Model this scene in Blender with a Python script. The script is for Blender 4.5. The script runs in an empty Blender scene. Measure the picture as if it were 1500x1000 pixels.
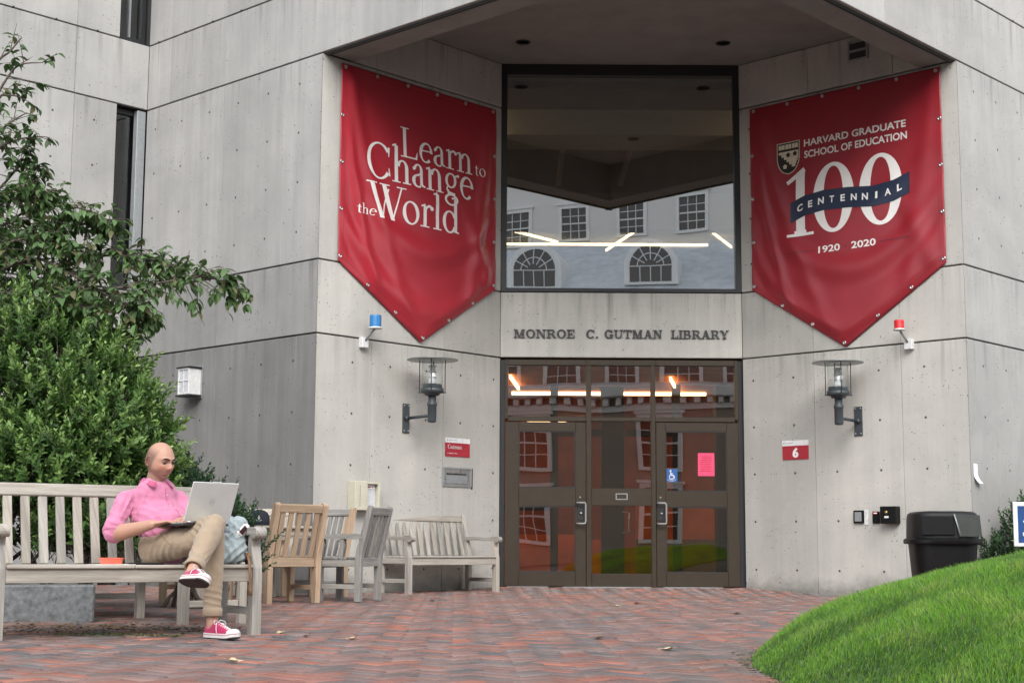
import bpy, bmesh, math, random
import numpy as np
from mathutils import Vector, Matrix, noise as mnoise
random.seed(7); rng = np.random.default_rng(7)
R = math.radians
scene = bpy.context.scene
col = scene.collection

# ------------------------------------------------------------------ camera, sky, sun, exposure
F_PX, PITCH, ROLL = 2227.08, .1339, -.0051
cam_d = bpy.data.cameras.new('camera'); cam = bpy.data.objects.new('camera', cam_d); col.objects.link(cam)
cam_d.sensor_width = 36.0; cam_d.lens = F_PX / 1500 * 36.0; cam_d.clip_end = 600; cam_d.clip_start = .05
_r = Vector((1, 0, 0)); _f = Vector((0, math.cos(PITCH), math.sin(PITCH))); _u = Vector((0, -math.sin(PITCH), math.cos(PITCH)))
_R = _r * math.cos(ROLL) - _u * math.sin(ROLL); _U = _r * math.sin(ROLL) + _u * math.cos(ROLL)
_m = Matrix((_R, _U, -_f)).transposed().to_4x4(); _m.translation = Vector((0, 0, .5)); cam.matrix_world = _m
scene.camera = cam
world = bpy.data.worlds.new('World'); scene.world = world; world.use_nodes = True
wn = world.node_tree.nodes; wn.clear()
sky = wn.new('ShaderNodeTexSky'); sky.sky_type = 'NISHITA'; sky.sun_disc = False
SUN_EL, SUN_AZ = 36, 172      # azimuth measured clockwise from +Y
sky.sun_elevation = R(SUN_EL); sky.sun_rotation = R(SUN_AZ); sky.air_density = 1.0; sky.dust_density = 1.2; sky.ozone_density = 1.0
bg = wn.new('ShaderNodeBackground'); bg.inputs[1].default_value = .13
wo = wn.new('ShaderNodeOutputWorld'); hsv = wn.new('ShaderNodeHueSaturation'); hsv.inputs['Saturation'].default_value = .30; world.node_tree.links.new(sky.outputs[0], hsv.inputs['Color']); world.node_tree.links.new(hsv.outputs[0], bg.inputs[0]); world.node_tree.links.new(bg.outputs[0], wo.inputs[0])
sd = bpy.data.lights.new('sun', 'SUN'); sd.energy = 1.5; sd.angle = R(55); sd.color = (1, .965, .92)
sun = bpy.data.objects.new('sun', sd); col.objects.link(sun)
_sdir = Vector((math.sin(R(SUN_AZ)) * math.cos(R(SUN_EL)), math.cos(R(SUN_AZ)) * math.cos(R(SUN_EL)), math.sin(R(SUN_EL))))
sun.rotation_euler = _sdir.to_track_quat('Z', 'Y').to_euler(); sun.location = (0, 0, 30)
vs = scene.view_settings; vs.view_transform = 'Standard'; vs.look = 'None'; vs.gamma = 1; vs.exposure = 1.62; vs.use_curve_mapping = False
scene.render.engine = 'CYCLES'
scene.cycles.max_bounces = 8; scene.cycles.transparent_max_bounces = 16; scene.cycles.diffuse_bounces = 4

# ------------------------------------------------------------------ helpers: objects
def tag(o, label=None, cat=None, group=None, kind=None):
    if label: o['label'] = label
    if cat: o['category'] = cat
    if group: o['group'] = group
    if kind: o['kind'] = kind
    return o
def empty(name, loc=(0, 0, 0), rz=0, label=None, cat=None, group=None, parent=None):
    o = bpy.data.objects.new(name, None); col.objects.link(o); o.location = loc; o.rotation_euler = (0, 0, rz)
    o.empty_display_size = .1
    if parent: o.parent = parent
    return tag(o, label, cat, group)
def copy_tree(o, parent=None):
    c = o.copy(); col.objects.link(c)
    if parent: c.parent = parent
    for ch in list(o.children): copy_tree(ch, c)
    return c
def link(name, me, parent=None):
    o = bpy.data.objects.new(name, me); col.objects.link(o)
    if parent: o.parent = parent
    return o

class MB:
    """collects faces, then becomes ONE mesh object"""
    def __init__(s): s.v = []; s.f = []; s.m = []; s.uv = {}; s.uv2 = {}
    def add(s, vs_, fs_, mi=0):
        b = len(s.v); s.v.extend([tuple(v) for v in vs_])
        for f in fs_: s.f.append(tuple(b + i for i in f)); s.m.append(mi)
        return b
    def box(s, x0, x1, y0, y1, z0, z1, c=0.0, mi=0):
        return s.obox((0, 0, 0), (1, 0, 0), (0, 1, 0), (0, 0, 1), x0, x1, y0, y1, z0, z1, c, mi)
    def obox(s, o, ax, ay, az, x0, x1, y0, y1, z0, z1, c=0.0, mi=0):
        o, ax, ay, az = map(Vector, (o, ax, ay, az))
        P = lambda x, y, z: o + ax * x + ay * y + az * z
        if c <= 0:
            vs_ = [P(x, y, z) for z in (z0, z1) for y in (y0, y1) for x in (x0, x1)]
            s.add(vs_, [(0, 2, 3, 1), (4, 5, 7, 6), (0, 1, 5, 4), (2, 6, 7, 3), (0, 4, 6, 2), (1, 3, 7, 5)], mi); return s
        X, Y, Z = (x0, x1), (y0, y1), (z0, z1); idx = {}; vs_ = []
        sg = (1, -1)
        for i in (0, 1):
            for j in (0, 1):
                for k in (0, 1):
                    for a in (0, 1, 2):
                        x = X[i] + (0 if a == 0 else sg[i] * c); y = Y[j] + (0 if a == 1 else sg[j] * c); z = Z[k] + (0 if a == 2 else sg[k] * c)
                        idx[i, j, k, a] = len(vs_); vs_.append(P(x, y, z))
        g = lambda i, j, k, a: idx[i, j, k, a]
        fs_ = []
        for i in (0, 1): fs_.append([g(i, 0, 0, 0), g(i, 1, 0, 0), g(i, 1, 1, 0), g(i, 0, 1, 0)])
        for j in (0, 1): fs_.append([g(0, j, 0, 1), g(0, j, 1, 1), g(1, j, 1, 1), g(1, j, 0, 1)])
        for k in (0, 1): fs_.append([g(0, 0, k, 2), g(1, 0, k, 2), g(1, 1, k, 2), g(0, 1, k, 2)])
        for i in (0, 1):
            for j in (0, 1): fs_.append([g(i, j, 0, 0), g(i, j, 1, 0), g(i, j, 1, 1), g(i, j, 0, 1)])
            for k in (0, 1): fs_.append([g(i, 0, k, 0), g(i, 1, k, 0), g(i, 1, k, 2), g(i, 0, k, 2)])
        for j in (0, 1):
            for k in (0, 1): fs_.append([g(0, j, k, 1), g(1, j, k, 1), g(1, j, k, 2), g(0, j, k, 2)])
        for i in (0, 1):
            for j in (0, 1):
                for k in (0, 1): fs_.append([g(i, j, k, 0), g(i, j, k, 1), g(i, j, k, 2)])
        s.add(vs_, fs_, mi); return s
    def tube(s, pts, rad, n=10, cap=True, mi=0, sx=1.0, sy=1.0, upv=None):
        """sweep of an ellipse with per-point radius (rad number or list)"""
        pts = [Vector(p) for p in pts]
        if not hasattr(rad, '__len__'): rad = [rad] * len(pts)
        rings = []; prev = None
        for i, p in enumerate(pts):
            t = (pts[min(i + 1, len(pts) - 1)] - pts[max(i - 1, 0)])
            t = t.normalized() if t.length > 1e-9 else Vector((0, 0, 1))
            if upv is not None: u = Vector(upv) - t * Vector(upv).dot(t)
            elif prev is None: u = Vector((0, 0, 1)).cross(t) if abs(t.z) < .9 else Vector((1, 0, 0)) - t * t.x
            else: u = prev - t * prev.dot(t)
            if u.length < 1e-6: u = t.orthogonal()
            u.normalize(); prev = u; w = t.cross(u)
            rings.append([p + (u * math.cos(a) * sx + w * math.sin(a) * sy) * rad[i] for a in [2 * math.pi * k / n for k in range(n)]])
        vs_ = [v for r_ in rings for v in r_]; fs_ = []
        for i in range(len(rings) - 1):
            for k in range(n): fs_.append((i * n + k, i * n + (k + 1) % n, (i + 1) * n + (k + 1) % n, (i + 1) * n + k))
        if cap: fs_.append(tuple(reversed(range(n)))); fs_.append(tuple((len(rings) - 1) * n + k for k in range(n)))
        s.add(vs_, fs_, mi); return s
    def lathe(s, prof, o=(0, 0, 0), n=24, mi=0, ax=(1, 0, 0), ay=(0, 1, 0), az=(0, 0, 1)):
        o, ax, ay, az = map(Vector, (o, ax, ay, az)); vs_ = []; fs_ = []
        for r_, z in prof:
            for k in range(n):
                a = 2 * math.pi * k / n; vs_.append(o + (ax * math.cos(a) + ay * math.sin(a)) * r_ + az * z)
        for i in range(len(prof) - 1):
            for k in range(n): fs_.append((i * n + k, i * n + (k + 1) % n, (i + 1) * n + (k + 1) % n, (i + 1) * n + k))
        if prof[0][0] > 1e-6: fs_.append(tuple(reversed(range(n))))
        if prof[-1][0] > 1e-6: fs_.append(tuple((len(prof) - 1) * n + k for k in range(n)))
        s.add(vs_, fs_, mi); return s
    def prism(s, poly, o, ax, ay, az, h0, h1, mi=0):
        """polygon (2D, CCW) in ax/ay extruded along az"""
        o, ax, ay, az = map(Vector, (o, ax, ay, az)); n = len(poly)
        vs_ = [o + ax * x + ay * y + az * h for h in (h0, h1) for x, y in poly]
        fs_ = [tuple(reversed(range(n))), tuple(range(n, 2 * n))] + [(i, (i + 1) % n, n + (i + 1) % n, n + i) for i in range(n)]
        s.add(vs_, fs_, mi); return s
    def mesh(s, name, mats, smooth=False, grain=False):
        me = bpy.data.meshes.new(name); me.from_pydata(s.v, [], s.f)
        for m_ in (mats if isinstance(mats, (list, tuple)) else [mats]): me.materials.append(m_)
        if len(me.materials) > 1: me.polygons.foreach_set('material_index', s.m)
        if smooth: me.polygons.foreach_set('use_smooth', [True] * len(me.polygons))
        if grain:
            V = np.array(s.v); ext = V.max(0) - V.min(0); a = int(ext.argmax()); b, c = [i for i in range(3) if i != a]
            off = random.random() * 20
            li = np.zeros(len(me.loops), dtype=np.int32); me.loops.foreach_get('vertex_index', li)
            uv = me.uv_layers.new(name='grain'); L_ = V[li]; d = np.stack([L_[:, a] + off, L_[:, b] * 1.0 + L_[:, c] * .7 + off], 1)
            uv.data.foreach_set('uv', d.astype(np.float32).ravel())
        me.update(); return me
    def obj(s, name, mats, parent=None, smooth=False, grain=False, label=None, fix=True):
        me = s.mesh(name, mats, smooth, grain)
        if fix:
            bm = bmesh.new(); bm.from_mesh(me); bmesh.ops.recalc_face_normals(bm, faces=bm.faces); bm.to_mesh(me); bm.free()
        o = link(name, me, parent)
        if label: o['label'] = label
        return o
def shade_auto(o, ang=35):
    me = o.data; me.polygons.foreach_set('use_smooth', [True] * len(me.polygons))
    bm = bmesh.new(); bm.from_mesh(me)
    for e in bm.edges:
        if len(e.link_faces) == 2 and e.calc_face_angle(0) > R(ang): e.smooth = False
    bm.to_mesh(me); bm.free(); return o

# ------------------------------------------------------------------ helpers: materials
def new_mat(name):
    m = bpy.data.materials.new(name); m.use_nodes = True; nt = m.node_tree; nt.nodes.clear()
    out = nt.nodes.new('ShaderNodeOutputMaterial'); b = nt.nodes.new('ShaderNodeBsdfPrincipled'); nt.links.new(b.outputs[0], out.inputs[0])
    return m, nt, b, out
class N:
    """tiny node-graph helper"""
    def __init__(s, nt): s.nt = nt
    def n(s, t, **k):
        x = s.nt.nodes.new(t)
        for a, v in k.items(): setattr(x, a, v)
        return x
    def l(s, a, b): s.nt.links.new(a, b)
    def math(s, op, a, b=None, c=None, clamp=False):
        x = s.n('ShaderNodeMath', operation=op); x.use_clamp = clamp
        for i, v in enumerate((a, b, c)):
            if v is None: continue
            if isinstance(v, (int, float)): x.inputs[i].default_value = v
            else: s.l(v, x.inputs[i])
        return x.outputs[0]
    def ramp(s, fac, stops):
        x = s.n('ShaderNodeValToRGB'); s.l(fac, x.inputs[0]); e = x.color_ramp.elements
        while len(e) < len(stops): e.new(.5)
        for el, (p, c) in zip(e, stops): el.position = p; el.color = (c[0], c[1], c[2], 1) if hasattr(c, '__len__') else (c, c, c, 1)
        return x.outputs[0]
    def mix(s, fac, a, b, mode='MIX'):
        x = s.n('ShaderNodeMix', data_type='RGBA', blend_type=mode)
        for i, v in ((0, fac), (6, a), (7, b)):
            if isinstance(v, (int, float)): x.inputs[i].default_value = v
            elif isinstance(v, tuple): x.inputs[i].default_value = (v[0], v[1], v[2], 1)
            else: s.l(v, x.inputs[i])
        return x.outputs[2]
    def noise(s, vec, scale, detail=4, rough=.55, dist=0):
        x = s.n('ShaderNodeTexNoise'); x.inputs['Scale'].default_value = scale; x.inputs['Detail'].default_value = detail
        x.inputs['Roughness'].default_value = rough; x.inputs['Distortion'].default_value = dist
        if vec is not None: s.l(vec, x.inputs['Vector'])
        return x.outputs[0]
    def mapping(s, vec, scale=(1, 1, 1), loc=(0, 0, 0)):
        x = s.n('ShaderNodeMapping'); x.inputs['Scale'].default_value = scale; x.inputs['Location'].default_value = loc; s.l(vec, x.inputs[0]); return x.outputs[0]
    def bump(s, h, strength, dist, bsdf, normal=None):
        x = s.n('ShaderNodeBump'); x.inputs['Strength'].default_value = strength; x.inputs['Distance'].default_value = dist
        s.l(h, x.inputs['Height'])
        if normal is not None: s.l(normal, x.inputs['Normal'])
        if bsdf is not None: s.l(x.outputs[0], bsdf.inputs['Normal'])
        return x.outputs[0]
def simple(name, c, rough=.6, var=.12, scale=25, metal=0, bump=.0, spec=.5, coat=0):
    m, nt, b, out = new_mat(name); g = N(nt); tc = g.n('ShaderNodeTexCoord').outputs['Object']
    n1 = g.noise(tc, scale, 5)
    a = tuple(x * (1 - var) for x in c); d = tuple(min(1, x * (1 + var)) for x in c)
    g.l(g.ramp(n1, [(.3, a), (.7, d)]), b.inputs['Base Color'])
    b.inputs['Roughness'].default_value = rough; b.inputs['Metallic'].default_value = metal; b.inputs['Specular IOR Level'].default_value = spec
    g.l(g.math('MULTIPLY_ADD', n1, .2, rough - .1), b.inputs['Roughness'])
    b.inputs['Coat Weight'].default_value = coat
    if bump: g.bump(n1, bump, .01, b)
    return m
def concrete(name, c=(.36, .355, .34), streak=.22, cool=0.0, dirt=1.0, drip_amt=.75):
    m, nt, b, out = new_mat(name); g = N(nt)
    uv = g.n('ShaderNodeUVMap', uv_map='wall').outputs[0]; hv = g.n('ShaderNodeUVMap', uv_map='holes').outputs[0]
    oi = g.n('ShaderNodeObjectInfo').outputs['Random']
    n1 = g.noise(uv, 1.1, 6, .6, .4); n2 = g.noise(g.mapping(uv, (5.5, .30, 1)), 1.0, 5, .62, .2); n3 = g.noise(uv, 70, 3, .7)
    n5 = g.noise(g.mapping(uv, (22, .5, 1)), 1.0, 3, .6); n6 = g.noise(uv, 9, 4, .65)
    c1 = tuple(x * 1.10 for x in c); c0 = (c[0] * .80, c[1] * .81, c[2] * .82)
    base = g.mix(g.ramp(n1, [(.3, 0.0), (.72, 1.0)]), c0, c1)
    st = g.ramp(n2, [(.42, 1.0), (.68, 0.0)])
    base = g.mix(g.math('MULTIPLY', g.math('SUBTRACT', 1.0, st), streak), base, (c[0] * .46, c[1] * .49, c[2] * .51))
    base = g.mix(g.math('MULTIPLY', g.ramp(n5, [(.5, 0.0), (.8, 1.0)]), .16), base, (c[0] * .6, c[1] * .62, c[2] * .66))
    base = g.mix(g.math('MULTIPLY', g.ramp(n6, [(.55, 0.0), (.75, 1.0)]), .14), base, (c[0] * 1.3, c[1] * 1.3, c[2] * 1.28))
    base = g.mix(.20, base, g.ramp(n3, [(.25, c0), (.75, c1)]), 'MIX')
    rb = g.math('MULTIPLY_ADD', oi, .14, .93); mm = g.n('ShaderNodeVectorMath', operation='SCALE'); g.l(base, mm.inputs[0]); g.l(rb, mm.inputs['Scale']); base = mm.outputs[0]
    # air pockets left by the formwork
    def pits(scale, thr, keep):
        v = g.n('ShaderNodeTexVoronoi'); v.inputs['Scale'].default_value = scale; g.l(uv, v.inputs['Vector'])
        sep = g.n('ShaderNodeSeparateColor'); g.l(v.outputs['Color'], sep.inputs[0])
        size = g.math('MULTIPLY', sep.outputs[1], thr)
        a = g.math('LESS_THAN', v.outputs['Distance'], size); k = g.math('LESS_THAN', sep.outputs[0], keep)
        return g.math('MULTIPLY', a, k)
    clus = g.ramp(g.noise(uv, 2.3, 3), [(.42, 0.0), (.62, 1.0)])
    pit = g.math('MAXIMUM', g.math('MULTIPLY', pits(34, .25, .5), clus), pits(13, .12, .36))
    sep = g.n('ShaderNodeSeparateXYZ'); g.l(hv, sep.inputs[0])
    fx = g.math('SUBTRACT', sep.outputs[0], g.math('ROUND', sep.outputs[0])); fy = g.math('SUBTRACT', sep.outputs[1], g.math('ROUND', sep.outputs[1]))
    rr = g.math('SQRT', g.math('ADD', g.math('MULTIPLY', fx, fx), g.math('MULTIPLY', fy, fy)))
    hole = g.math('SUBTRACT', 1.0, g.math('SMOOTH_MIN', 1.0, g.math('MULTIPLY', g.math('MAXIMUM', g.math('SUBTRACT', rr, .020), 0.0), 120.0), .0))
    hole = g.math('MAXIMUM', hole, 0.0)
    allp = g.math('MAXIMUM', pit, hole)
    base = g.mix(g.math('MULTIPLY', allp, .88), base, (.035, .034, .032))
    if dirt:
        su = g.n('ShaderNodeSeparateXYZ'); g.l(uv, su.inputs[0])
        hgt = g.math('MULTIPLY_ADD', g.noise(uv, 3.0, 5, .7), .55, -.10)
        low = g.math('MULTIPLY', g.math('SUBTRACT', hgt, su.outputs[1]), 5.0, clamp=True)
        base = g.mix(g.math('MULTIPLY', low, .55 * dirt), base, (.085, .082, .065))
    tv = g.n('ShaderNodeUVMap', uv_map='drip').outputs[0]; sv = g.n('ShaderNodeSeparateXYZ'); g.l(tv, sv.inputs[0])
    dn = g.noise(g.mapping(tv, (7.0, .22, 1)), 1.0, 4, .6, .1); dn2 = g.noise(g.mapping(tv, (26.0, .6, 1)), 1.0, 3, .6)
    ln_ = g.math('MULTIPLY_ADD', g.noise(g.mapping(tv, (4.0, .05, 1)), 1.0, 3), 3.2, -1.1); fade = g.math('SUBTRACT', 1.0, g.math('DIVIDE', sv.outputs[1], g.math('MAXIMUM', ln_, .08)), clamp=True)
    drip = g.math('MULTIPLY', g.math('MULTIPLY', g.ramp(dn, [(.50, 0.0), (.66, 1.0)]), fade), g.math('MULTIPLY_ADD', dn2, .9, .25))
    base = g.mix(g.math('MULTIPLY', drip, drip_amt, clamp=True), base, (c[0] * .36, c[1] * .36, c[2] * .35))
    wd = g.math('MULTIPLY', g.math('MULTIPLY', g.ramp(g.noise(g.mapping(tv, (9.0, .3, 1), (5, 0, 0)), 1.0, 3), [(.60, 0.0), (.72, 1.0)]), fade), .45)
    base = g.mix(wd, base, tuple(min(.8, x * 1.45) for x in c))
    g.l(base, b.inputs['Base Color']); b.inputs['Roughness'].default_value = .88; b.inputs['Specular IOR Level'].default_value = .25
    h = g.math('SUBTRACT', g.math('MULTIPLY_ADD', n3, .12, g.math('MULTIPLY', n1, .5)), g.math('MULTIPLY', allp, 1.2))
    g.bump(h, .5, .012, b)
    return m
def wood(name, light, dark, wear=.5):
    m, nt, b, out = new_mat(name); g = N(nt); uv = g.n('ShaderNodeUVMap', uv_map='grain').outputs[0]
    oi = g.n('ShaderNodeObjectInfo').outputs['Random']
    a = g.noise(g.mapping(uv, (2.2, 60, 1)), 1.0, 6, .7, .6); c = g.noise(g.mapping(uv, (1.2, 9, 1)), 1.0, 4, .6, .5)
    base = g.mix(g.ramp(a, [(.32, 0.0), (.7, 1.0)]), dark, light)
    base = g.mix(g.math('MULTIPLY', g.ramp(c, [(.45, 0.0), (.75, 1.0)]), wear), base, tuple(x * .62 for x in dark))
    rb = g.math('MULTIPLY_ADD', oi, .30, .84); mm = g.n('ShaderNodeVectorMath', operation='SCALE'); g.l(base, mm.inputs[0]); g.l(rb, mm.inputs['Scale'])
    g.l(mm.outputs[0], b.inputs['Base Color']); b.inputs['Roughness'].default_value = .78; b.inputs['Specular IOR Level'].default_value = .3
    g.bump(a, .35, .004, b); return m
def attr_mat(name, attr='tint', rough=.55, trans=0.0, spec=.4, var=.15, scale=60, bump=0.0, backc=None):
    m, nt, b, out = new_mat(name); g = N(nt); at = g.n('ShaderNodeAttribute', attribute_name=attr).outputs['Color']
    tc = g.n('ShaderNodeTexCoord').outputs['Object']; n1 = g.noise(tc, scale, 4)
    mm = g.n('ShaderNodeVectorMath', operation='SCALE'); g.l(at, mm.inputs[0]); g.l(g.math('MULTIPLY_ADD', n1, var * 2, 1 - var), mm.inputs['Scale'])
    colr = mm.outputs[0]; g.l(colr, b.inputs['Base Color']); b.inputs['Roughness'].default_value = rough; b.inputs['Specular IOR Level'].default_value = spec
    if bump: g.bump(n1, bump, .01, b)
    if trans:
        tr = g.n('ShaderNodeBsdfTranslucent'); hs = g.n('ShaderNodeHueSaturation'); hs.inputs['Value'].default_value = 1.5; hs.inputs['Saturation'].default_value = 1.1
        g.l(colr, hs.inputs['Color']); g.l(hs.outputs[0], tr.inputs[0]); mx = g.n('ShaderNodeMixShader'); mx.inputs[0].default_value = trans
        g.l(b.outputs[0], mx.inputs[1]); g.l(tr.outputs[0], mx.inputs[2]); g.l(mx.outputs[0], out.inputs[0])
    return m
def glass_mat(name, refl=.10, tint=(.80, .84, .84), wav=.0, rough=.0):
    m, nt, b, out = new_mat(name); g = N(nt); nt.nodes.remove(b)
    t = g.n('ShaderNodeBsdfTransparent'); t.inputs[0].default_value = (*tint, 1); gl = g.n('ShaderNodeBsdfGlossy'); gl.inputs['Roughness'].default_value = rough
    fr = g.n('ShaderNodeFresnel'); ge = g.n('ShaderNodeNewGeometry'); g.l(g.math('MULTIPLY_ADD', ge.outputs['Backfacing'], -.8333, 1.5), fr.inputs[0])
    mx = g.n('ShaderNodeMixShader'); g.l(g.math('ADD', fr.outputs[0], refl, clamp=True), mx.inputs[0]); g.l(t.outputs[0], mx.inputs[1]); g.l(gl.outputs[0], mx.inputs[2]); g.l(mx.outputs[0], out.inputs[0])
    if wav:
        tc = g.n('ShaderNodeTexCoord').outputs['Object']; nn = g.noise(tc, .9, 1, .4); bm_ = g.bump(nn, 1.0, wav, None); g.l(bm_, gl.inputs['Normal'])
    return m
def emis(name, c, st):
    m, nt, b, out = new_mat(name); b.inputs['Base Color'].default_value = (.8, .8, .8, 1)
    b.inputs['Emission Color'].default_value = (*c, 1); b.inputs['Emission Strength'].default_value = st; return m

M = {}
M['conc'] = concrete('concrete_entrance', (.475, .46, .425)); M['concL'] = concrete('concrete_left', (.335, .328, .315), .32); M['concLowShade'] = concrete('concrete_left_shade_damp', (.210, .208, .202), .5); M['concMidShade'] = concrete('concrete_left_half_shade', (.288, .284, .274), .4)  # lower left rows: wall shade graded into darker colours, along with damp streaks
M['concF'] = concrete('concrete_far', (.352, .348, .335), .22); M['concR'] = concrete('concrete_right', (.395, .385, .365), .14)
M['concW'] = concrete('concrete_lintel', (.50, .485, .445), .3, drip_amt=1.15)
M['joint'] = simple('joint_dark_sealant', (.035, .035, .035), .9)  # dark backing that shows in the panel joints
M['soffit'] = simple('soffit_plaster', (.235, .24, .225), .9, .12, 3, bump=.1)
M['black_metal'] = simple('black_window_metal', (.018, .019, .022), .45)
M['bronze'] = simple('bronze_door_metal', (.038, .027, .016), .48, .10, 12, metal=.25)
M['steel'] = simple('brushed_steel', (.5, .5, .5), .3, .1, 30, metal=1)
M['glass_up'] = glass_mat('upper_glass', .36, (.80, .84, .86), .0012); M['glass_dn'] = glass_mat('door_glass', .12, (.86, .82, .76), .0030)
M['glass_slot'] = glass_mat('slot_glass', .05, (.6, .62, .64)); M['glass_clear'] = glass_mat('lamp_glass', .02, (.93, .95, .95))
M['lamp_metal'] = simple('lamp_grey_paint', (.045, .055, .062), .4, .1, 20); M['lamp_disc'] = simple('lamp_disc_metal', (.30, .32, .33), .35, .1, 20, metal=.6)
M['white'] = simple('white_paint', (.74, .74, .74), .5); M['white_plastic'] = simple('white_plastic', (.62, .62, .62), .4)
M['black_plastic'] = simple('black_plastic', (.003, .003, .0035), .5, .2, 30, spec=.28)
M['grey_metal'] = simple('grey_metal', (.30, .32, .33), .45, .1, 20, metal=.4)
M['wood_grey'] = wood('teak_silver', (.47, .445, .405), (.25, .235, .21), .6); M['wood_tan'] = wood('teak_tan', (.52, .39, .27), (.31, .215, .145), .45)
M['wood_pale'] = wood('teak_pale', (.52, .48, .42), (.29, .26, .22), .6); M['wood_dark'] = wood('teak_dark_grey', (.34, .33, .31), (.18, .172, .162), .6)
M['leaf'] = attr_mat('shrub_leaf', trans=.22, rough=.42, spec=.45); M['tree_leaf'] = attr_mat('tree_leaf', trans=.25, rough=.5, spec=.35)
M['grass'] = attr_mat('grass_blade', trans=.3, rough=.5, spec=.3, var=.1); M['bark'] = simple('bark', (.10, .08, .065), .9, .4, 18, bump=.6)
M['brick'] = attr_mat('paving_brick', rough=.55, spec=.45, var=.28, scale=38, bump=.35)
# ------------------------------------------------------------------ plan of the building (metres, measured)
TH = .0365; _a = math.pi / 4 + TH
E1 = Vector((math.cos(_a), math.sin(_a), 0)); E2 = Vector((-math.sin(_a), math.cos(_a), 0)); UP = Vector((0, 0, 1))
PL = Vector((-2.2088, 17.0, 0)); PR = Vector((5.1742, 17.1532, 0)); PW = Vector((-4.814, 19.4218, 0))
PA = Vector((-.1488, 19.216, 0)); PB = Vector((2.9402, 19.2299, 0)); APX = Vector((1.6755, 13.3893, 0))
HA, HB, HC, HD, HTOP, HCEIL = 2.881, 3.731, 6.151, 7.029, 10.2, 6.75
DD = (PB - PA).normalized(); DN = Vector((DD.y, -DD.x, 0))
WALLS = {'L': (PL, E2, -E1), 'LS': (PL, E1, -E2), 'RS': (PR, E2, -E1), 'R': (PR, E1, -E2), 'F': (PW, -E1, -E2), 'D': (PA, DD, DN)}
def wp(w, s, z, off=0.0):
    o, d, n = WALLS[w]; return o + d * s + UP * z + n * off
def ground_z(x, y):
    d = max(0.0, 19.2 - y); return (-.06 - .012 * max(-4, min(5, x))) * (1 - math.exp(-d / 1.2))

lib = empty('library_building', (0, 0, 0), 0, 'raw grey concrete library with recessed corner entrance under a dark overhang', 'building')

def panel(w, s0, s1, z0, z1, mat, parent, h0=None, m0=0, m1=0, t=.05, holes=True, gs=.0018, gz=.009):
    """one cast panel: chamfered front, mitred where it meets an outer corner"""
    o, d, n = WALLS[w]; c = .005
    a0, a1 = s0 + (0 if m0 else gs), s1 - (0 if m1 else gs); b0, b1 = z0 + gz, z1 - gz
    c0 = 0 if m0 else c * .6; c1 = 0 if m1 else c * .6
    P = lambda s_, z_, f_: o + d * s_ + UP * z_ + n * f_
    fr = [(a0 + c0, b0 + c), (a1 - c1, b0 + c), (a1 - c1, b1 - c), (a0 + c0, b1 - c)]
    md = [(a0, b0), (a1, b0), (a1, b1), (a0, b1)]
    bk = [(a0 + m0 * t, b0), (a1 - m1 * t, b0), (a1 - m1 * t, b1), (a0 + m0 * t, b1)]
    vs_ = [P(*q, 0) for q in fr] + [P(*q, -c) for q in md] + [P(*q, -t) for q in bk]; q2 = fr + md + bk
    fs_ = [(0, 1, 2, 3)] + [(i, 4 + i, 4 + (i + 1) % 4, (i + 1) % 4) for i in range(4)] + [(4 + i, 8 + i, 8 + (i + 1) % 4, 4 + (i + 1) % 4) for i in range(4)] + [(11, 10, 9, 8)]
    me = bpy.data.meshes.new('panel'); me.from_pydata([tuple(v) for v in vs_], [], fs_); me.materials.append(mat)
    uv = me.uv_layers.new(name='wall'); uh = me.uv_layers.new(name='holes'); ud = me.uv_layers.new(name='drip')
    seams0 = h0 if h0 is not None else 0; zref = {0: .23, 1: 0, 2: .23, 3: 5.86 + .885, 4: .0}[0]
    zz0 = .23 if z1 < 3.0 else 5.86
    wo_ = {'L': 0, 'LS': 20, 'RS': 40, 'R': 60, 'F': 80, 'D': 100}[w]
    for lp in me.loops:
        s_, z_ = q2[lp.vertex_index]; uv.data[lp.index].uv = (s_ + wo_, z_); ud.data[lp.index].uv = (s_ + wo_ + z1 * 7.3, z1 - z_)
        uh.data[lp.index].uv = ((s_ - seams0 - .295) / .59, (z_ - zz0) / .59) if holes else (.5, .5)
    bm = bmesh.new(); bm.from_mesh(me); bmesh.ops.recalc_face_normals(bm, faces=bm.faces); bm.to_mesh(me); bm.free()
    return link('panel', me, parent)

def backing(w, s0, s1, z0, z1, parent=None, t0=-.049, t1=-.30, name='wall'):
    o, d, n = WALLS[w]; return MB().obox(o, d, n, UP, s0, s1, t1, t0, z0, z1).obj(name, M['joint'], parent)
def row(w, s_from, s_to, seam0, z0, z1, mat, parent, m0=0, m1=0, holes=True, pitch=1.18):
    cuts = [s_from]; k = math.ceil((s_from - seam0) / pitch + 1e-6)
    while seam0 + k * pitch < s_to - .08:
        if seam0 + k * pitch > s_from + .08: cuts.append(seam0 + k * pitch)
        k += 1
    cuts.append(s_to)
    for i in range(len(cuts) - 1):
        panel(w, cuts[i], cuts[i + 1], z0, z1, mat, parent, seam0, m0 if i == 0 else 0, m1 if i == len(cuts) - 2 else 0, holes=holes)

ZB = -.25
# left wall and its run out over the entrance
wl = backing('L', .04, 3.75, ZB, HTOP, lib)
for z0, z1, ho in ((ZB, HA, 1), (HA, HB, 0), (HB, HC, 1)): row('L', 0, 3.557, .70, z0, z1, M['concLowShade'] if z1 == HA else M['concMidShade'] if z1 == HB else M['concL'], wl, 1, 0, ho)
for z0, z1 in ((HC, HD), (HD, HTOP)): row('L', -5.3033, 3.557, .70, z0, z1, M['concL'], wl, 1, 0, z0 > 7)
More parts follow.
